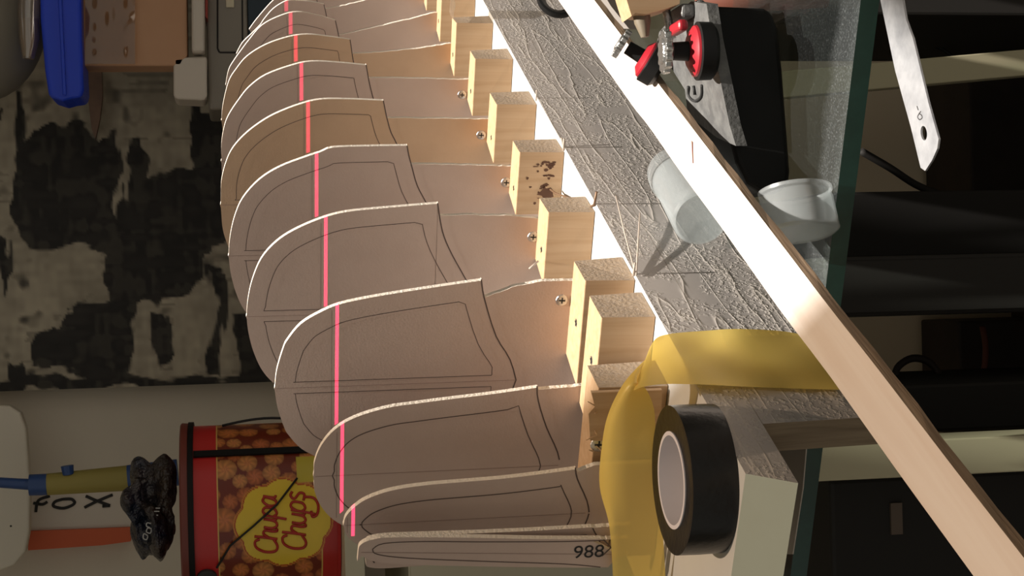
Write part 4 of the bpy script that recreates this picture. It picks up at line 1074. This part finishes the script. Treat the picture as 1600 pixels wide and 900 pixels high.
# grey device
e1 = empty('grey_device', onY(390, -20, YP), 'grey office machine with an inset panel and a pale key', 'office machine')
Xr = onY(350, -160, YP)[0]; A_ = onY(326, 172, YP); B_ = onY(391, 172, YP)
bevel(boxW((A_[0], YP, B_[2]), (Xr, YP + .12, A_[2])).link('shell', M['device'], e1), .004, 3)
def face_line(pts, w_, Y, parent, name, m_):
    mb = MB()
    for i in range(len(pts) - 1):
        mb.tube([onY(*pts[i], Y), onY(*pts[i + 1], Y)], w_, 6)
    return mb.link(name, m_, parent)
face_line([(340, -60), (340, 76), (343, 82), (373, 82)], .0011, YP, e1, 'panel_seam', M['device_dark'])
face_line([(378, -60), (379, 68)], .0010, YP, e1, 'edge_seam', M['device_dark'])
a_ = onY(353, 12, YP); b_ = onY(365, -25, YP); bevel(boxW((min(a_[0], b_[0]), YP - .002, b_[2]), (max(a_[0], b_[0]), YP - .0002, a_[2])).link('key', M['device_key'], e1), .0008)
# dark blue shelf item that carries the machine
a_ = onY(391.5, 66, YP); b_ = onY(560, 66, YP)
o = boxW((onY(400, 62, YP)[0], YP - .0, b_[2]), (Xr, YP + .13, B_[2] - .0005)).link('dark_blue_crate', mat('dark_teal', (.012, .028, .045), .5)); tag(o, 'dark teal crate under the grey office machine, behind the frames', 'crate')
pile('white_box', [(271, 92), (276, 90), (322, 88), (323.5, 92), (323.5, 150), (318, 157), (276, 155), (271, 150)], 1.745, .06, M['paper'], 'small white box on the grey office machine', 'box', .003)
pile('rolled_paper', [(299, -60), (320, -60), (320, 82), (299.5, 82)], 1.735, .03, M['paper'], 'long white paper packet between the cardboard and the office machine', 'packet', .004)
pile('red_folder', [(320.5, -60), (324.5, -60), (324.5, 30), (320.5, 26)], 1.74, .06, mat('red_card', (.30, .04, .025), .6), 'thin red folder edge beside the white paper packet', 'folder', .0005)
pile('cardboard_box', [(122, -60), (291, -60), (293, 85), (283, 103), (125, 103)], 1.745, .05, M['cardboard'], 'flat brown cardboard box with a film bag, beside the blue container', 'box')
# crinkled film bag in front of the cardboard
rng = np.random.RandomState(5); rows = []
for i in range(9):
    r = []
    for j in range(9):
        x = 133 + 78 * j / 8; y = -50 + 150 * i / 8; r.append(onY(x, y, 1.738 - rng.uniform(0, .0025)))
    rows.append(r)
V, F_ = grid_patch(rows)
tag(link('film_bag', V, F_, see_through('brown_film', (.74, .64, .50), (.25, .17, .10), .25, rough=.16, gloss=.10)), 'crinkled clear film bag lying over the brown cardboard', 'film bag')
# blue container, ribbed
e1 = empty('blue_container', onY(95, 0, 1.72), 'bright blue plastic container end sticking out over the painting', 'container')
P_ = [onY(x, y, 1.72) for x, y in ((61, -60), (87, -60), (92, -60), (126, -60), (128, 60), (131, 140), (128, 152), (112, 154), (98, 158), (82, 153), (76, 150), (70, 110), (63, 30))]
mb = MB(); mb.prism(P_, np.array([0, .07, 0])); bevel(mb.link('container_body', M['blue'], e1), .004, 3)
mb = MB(); mb.hexa([onY(88, -60, 1.7198), onY(94, -60, 1.7198), onY(104, 148, 1.7198), onY(98, 148, 1.7198)], [onY(89, -60, 1.716), onY(93, -60, 1.716), onY(103, 148, 1.716), onY(99, 148, 1.716)]); mb.link('rib', M['blue'], e1)
# grey dome, clear sleeve
c = onY(-38, 30, 1.80)
e1 = empty('grey_dome', c, 'smooth grey rounded shape in the top left corner', 'helmet')
bm = bmesh.new(); bmesh.ops.create_uvsphere(bm, u_segments=48, v_segments=24, radius=1)
for v_ in bm.verts: v_.co = Vector((v_.co.x * .092, v_.co.y * .06, v_.co.z * .075))
me = bpy.data.meshes.new('shell'); bm.to_mesh(me); bm.free(); me.polygons.foreach_set('use_smooth', [True] * len(me.polygons)); me.materials.append(M['helmet']); o = bpy.data.objects.new('shell', me); col.objects.link(o); o.parent = e1
mb = MB(); mb.tube([onY(47, -40, 1.735), onY(45, 20, 1.735), onY(46, 60, 1.735), onY(44, 92, 1.735)], [.011, .0112, .0108, .006], 16)
tag(autosmooth(mb.link('film_sleeve', M['filmclear']), 50), 'clear crinkled plastic sleeve beside the blue container', 'sleeve')
mb = MB(); mb.tube([onY(46, 30, 1.735), onY(46, 60, 1.735), onY(44, 88, 1.735)], [.0095, .0095, .005], 14)
tag(autosmooth(mb.link('brush_handle', mat('mauve_brown', (.22, .16, .12), .6)), 50), 'dull brown handle inside the clear sleeve', 'handle')
# brown pointed drip
mb = MB(); mb.prism([onY(x, y, 1.90) for x, y in ((132, 95), (158, 95), (160, 150), (156, 185), (149, 217), (143, 200), (137, 150))], np.array([0, .012, 0]))
tag(mb.link('pointed_stick', M['brownpaint']), 'brown pointed stick hanging from behind the cardboard over the painting', 'stick')
for o in list(bpy.data.objects):
    if '_o' in o.keys(): del o['_o']
    if '_tc' in o.keys(): del o['_tc']
